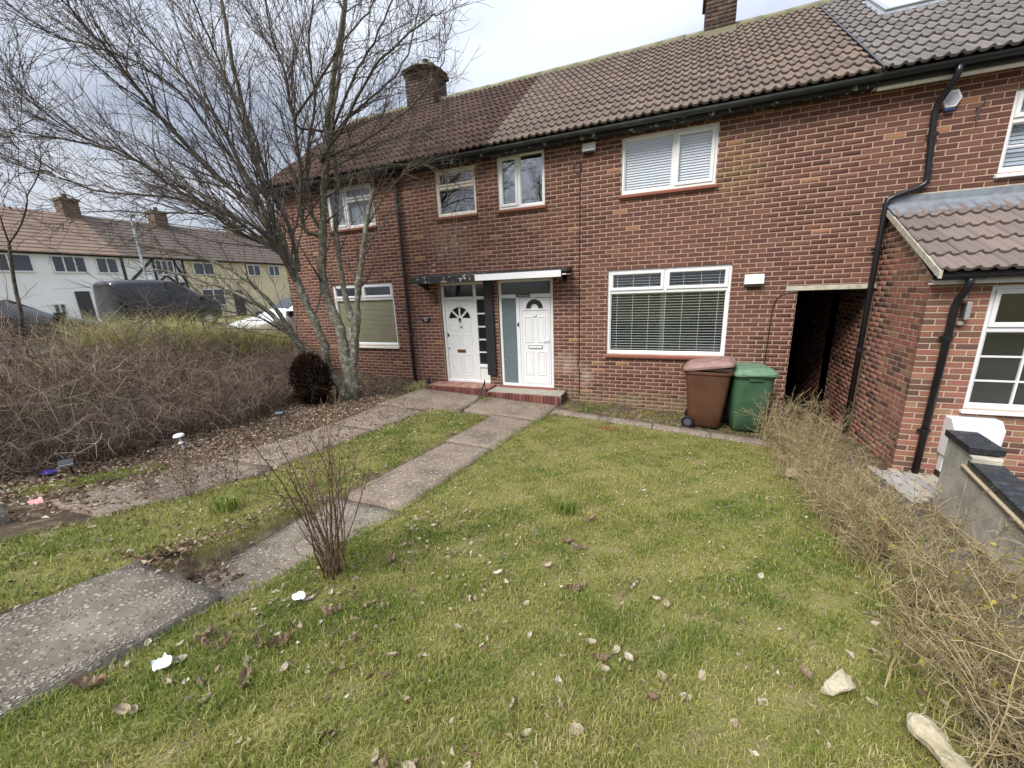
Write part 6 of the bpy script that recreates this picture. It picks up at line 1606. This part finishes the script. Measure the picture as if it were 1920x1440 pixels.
# leaf litter --------------------------------------------------------
def litter(n, fx, fy, smin, smax, tint):
    x, y = fx(n), fy(n); z = gz(x, y)
    inm = ((x > MPX[0]) & (x < MPX[1]) & (y < -1.5)) | ((x > LPX[0]) & (x < LPX[1]) & (y < -1.6)); z = np.where(inm, slabz(x, y), z)
    D = g.normal(0, 1, (n, 3)); D[:, 2] *= .25
    return np.stack([x, y, z + g.uniform(.006, .028, n)], -1), D, g.uniform(smin, smax, n), tint(n)
sets = []
yb = lambda n: g.uniform(-6.8, -.8, n)
def xb_(n):
    global _y
    return np.interp(_y, [-7, -5, -3, -.8], [-5.45, -5.5, -5.55, -6.0]) + g.normal(0, .38, n)
_y = yb(9000); sets.append(litter(9000, xb_, lambda n: _y, .025, .06, lambda n: g.beta(1.9, 1.5, n)))
_y = g.uniform(-2.4, -.3, 1800); sets.append(litter(1800, lambda n: g.uniform(-6.6, -4.9, n), lambda n: _y, .02, .05, lambda n: g.beta(2, 2, n)))
_y = g.uniform(-6.2, -1.7, 900); sets.append(litter(900, lambda n: g.uniform(-4.95, -3.85, n), lambda n: _y, .02, .05, lambda n: g.beta(1.6, 1.6, n)))
_y = g.uniform(-6.9, -1.6, 1500); sets.append(litter(1500, lambda n: g.uniform(-3.95, -2.8, n), lambda n: _y, .02, .045, lambda n: g.beta(2, 1.3, n)))
_y = g.uniform(-6.9, -1.1, 1500); sets.append(litter(1500, lambda n: g.uniform(-2.0, 1.2, n), lambda n: _y, .015, .034, lambda n: g.beta(2, 1.2, n)))
_y = g.uniform(-6.6, -4.8, 450); sets.append(litter(450, lambda n: -1.55 + np.abs(g.normal(0, .55, n)) - .3, lambda n: _y, .02, .045, lambda n: g.beta(2, 1.4, n)))
_y = g.uniform(-.75, -.08, 500); sets.append(litter(500, lambda n: g.uniform(-1.75, 1.6, n), lambda n: _y, .015, .035, lambda n: g.beta(2, 1.4, n)))
_y = g.uniform(-7, -1.2, 2200); sets.append(litter(2200, lambda n: hedge_x(_y) + .35 + g.normal(0, .22, n), lambda n: _y, .018, .05, lambda n: g.beta(1.6, 1.6, n)))
_y = g.uniform(-6.42, -5.1, 420); sets.append(litter(420, lambda n: g.uniform(-3.02, -2.76, n), lambda n: _y, .018, .045, lambda n: g.beta(1.5, 1.7, n)))
_y = g.uniform(-6.42, -6.05, 260); sets.append(litter(260, lambda n: g.uniform(-2.9, -2.45, n), lambda n: _y, .018, .045, lambda n: g.beta(1.4, 1.9, n)))
_y = g.uniform(-6.46, -5.95, 420); sets.append(litter(420, lambda n: g.uniform(-5.7, -4.15, n), lambda n: _y, .02, .05, lambda n: g.beta(1.6, 1.7, n)))
_y = g.uniform(-5.4, -1.6, 300); sets.append(litter(300, lambda n: g.uniform(1.9, 2.6, n), lambda n: _y, .02, .045, lambda n: g.beta(1.6, 1.6, n)))
P_ = np.concatenate([s[0] for s in sets]); D_ = np.concatenate([s[1] for s in sets]); S_ = np.concatenate([s[2] for s in sets]); T_ = np.concatenate([s[3] for s in sets])
V, F = leaf_cloud(P_, D_, S_, g, .5, .55)
tag(link('leaf_litter', npmesh('leaf_litter', V, F, np.repeat(T_, 4)), m_litter), 'scattered dry brown leaves over lawn, path and bank', 'leaves', kind='stuff')

# the larger single leaves near the camera
def oak_leaf(L_, lob, curl, t, gg):
    n = 9; b = MB(); vs = []
    for k in range(n):
        u = k / (n - 1); wv = (math.sin(math.pi * min(1, u * .95 + .05)) ** .7) * .28 * (1 - lob * .45 * (k % 2)) + .01
        z = curl * (u - .5) ** 2 * 1.2 + gg.uniform(-.03, .03)
        for s in (-1, 0, 1): vs.append((u * L_, s * wv * L_, (z + abs(s) * (.10 + curl * .25) + gg.uniform(-.02, .02)) * L_))
    fs = [(k * 3 + s, (k + 1) * 3 + s, (k + 1) * 3 + s + 1, k * 3 + s + 1) for k in range(n - 1) for s in range(2)]
    b.add(vs, fs, t); me = b.mesh('fallen_leaf'); me.materials.append(m_litter); return me
gg = random.Random(8)
LVS = {'pale': [oak_leaf(.055, .3, .5, gg.uniform(.82, 1), gg) for _ in range(5)], 'brown': [oak_leaf(.085, 1, .7, gg.uniform(.45, .72), gg) for _ in range(5)]}
spots = []
for _ in range(70):
    x, y = gg.uniform(-1.95, 1.0), -6.85 + abs(gg.gauss(0, 1.1)); spots.append((x, y, 'pale' if gg.random() < .8 else 'brown'))
for _ in range(26):
    spots.append((gg.gauss(-1.72, .16), gg.gauss(-6.72, .2), 'brown' if gg.random() < .5 else 'pale'))
spots.append((-.15, -6.02, 'brown'))
for x, y, kd in spots:
    if y > -3.2 or not lawn_w(np.array([x]), np.array([y]))[0]: continue
    o = bpy.data.objects.new('fallen_leaf', gg.choice(LVS[kd])); COL.objects.link(o)
    o.location = (x, y, float(gz(x, y)) + .012); o.rotation_euler = (gg.gauss(0, .3), gg.gauss(0, .3), gg.uniform(0, 6.28)); s = gg.uniform(.6, 1.15); o.scale = (s, s, s)
    tag(o, 'small pale curled dead leaf lying on the lawn' if kd == 'pale' else 'large lobed brown dead leaf lying on the lawn', 'leaf', 'pale leaves on the lawn' if kd == 'pale' else 'brown oak leaves on the lawn')
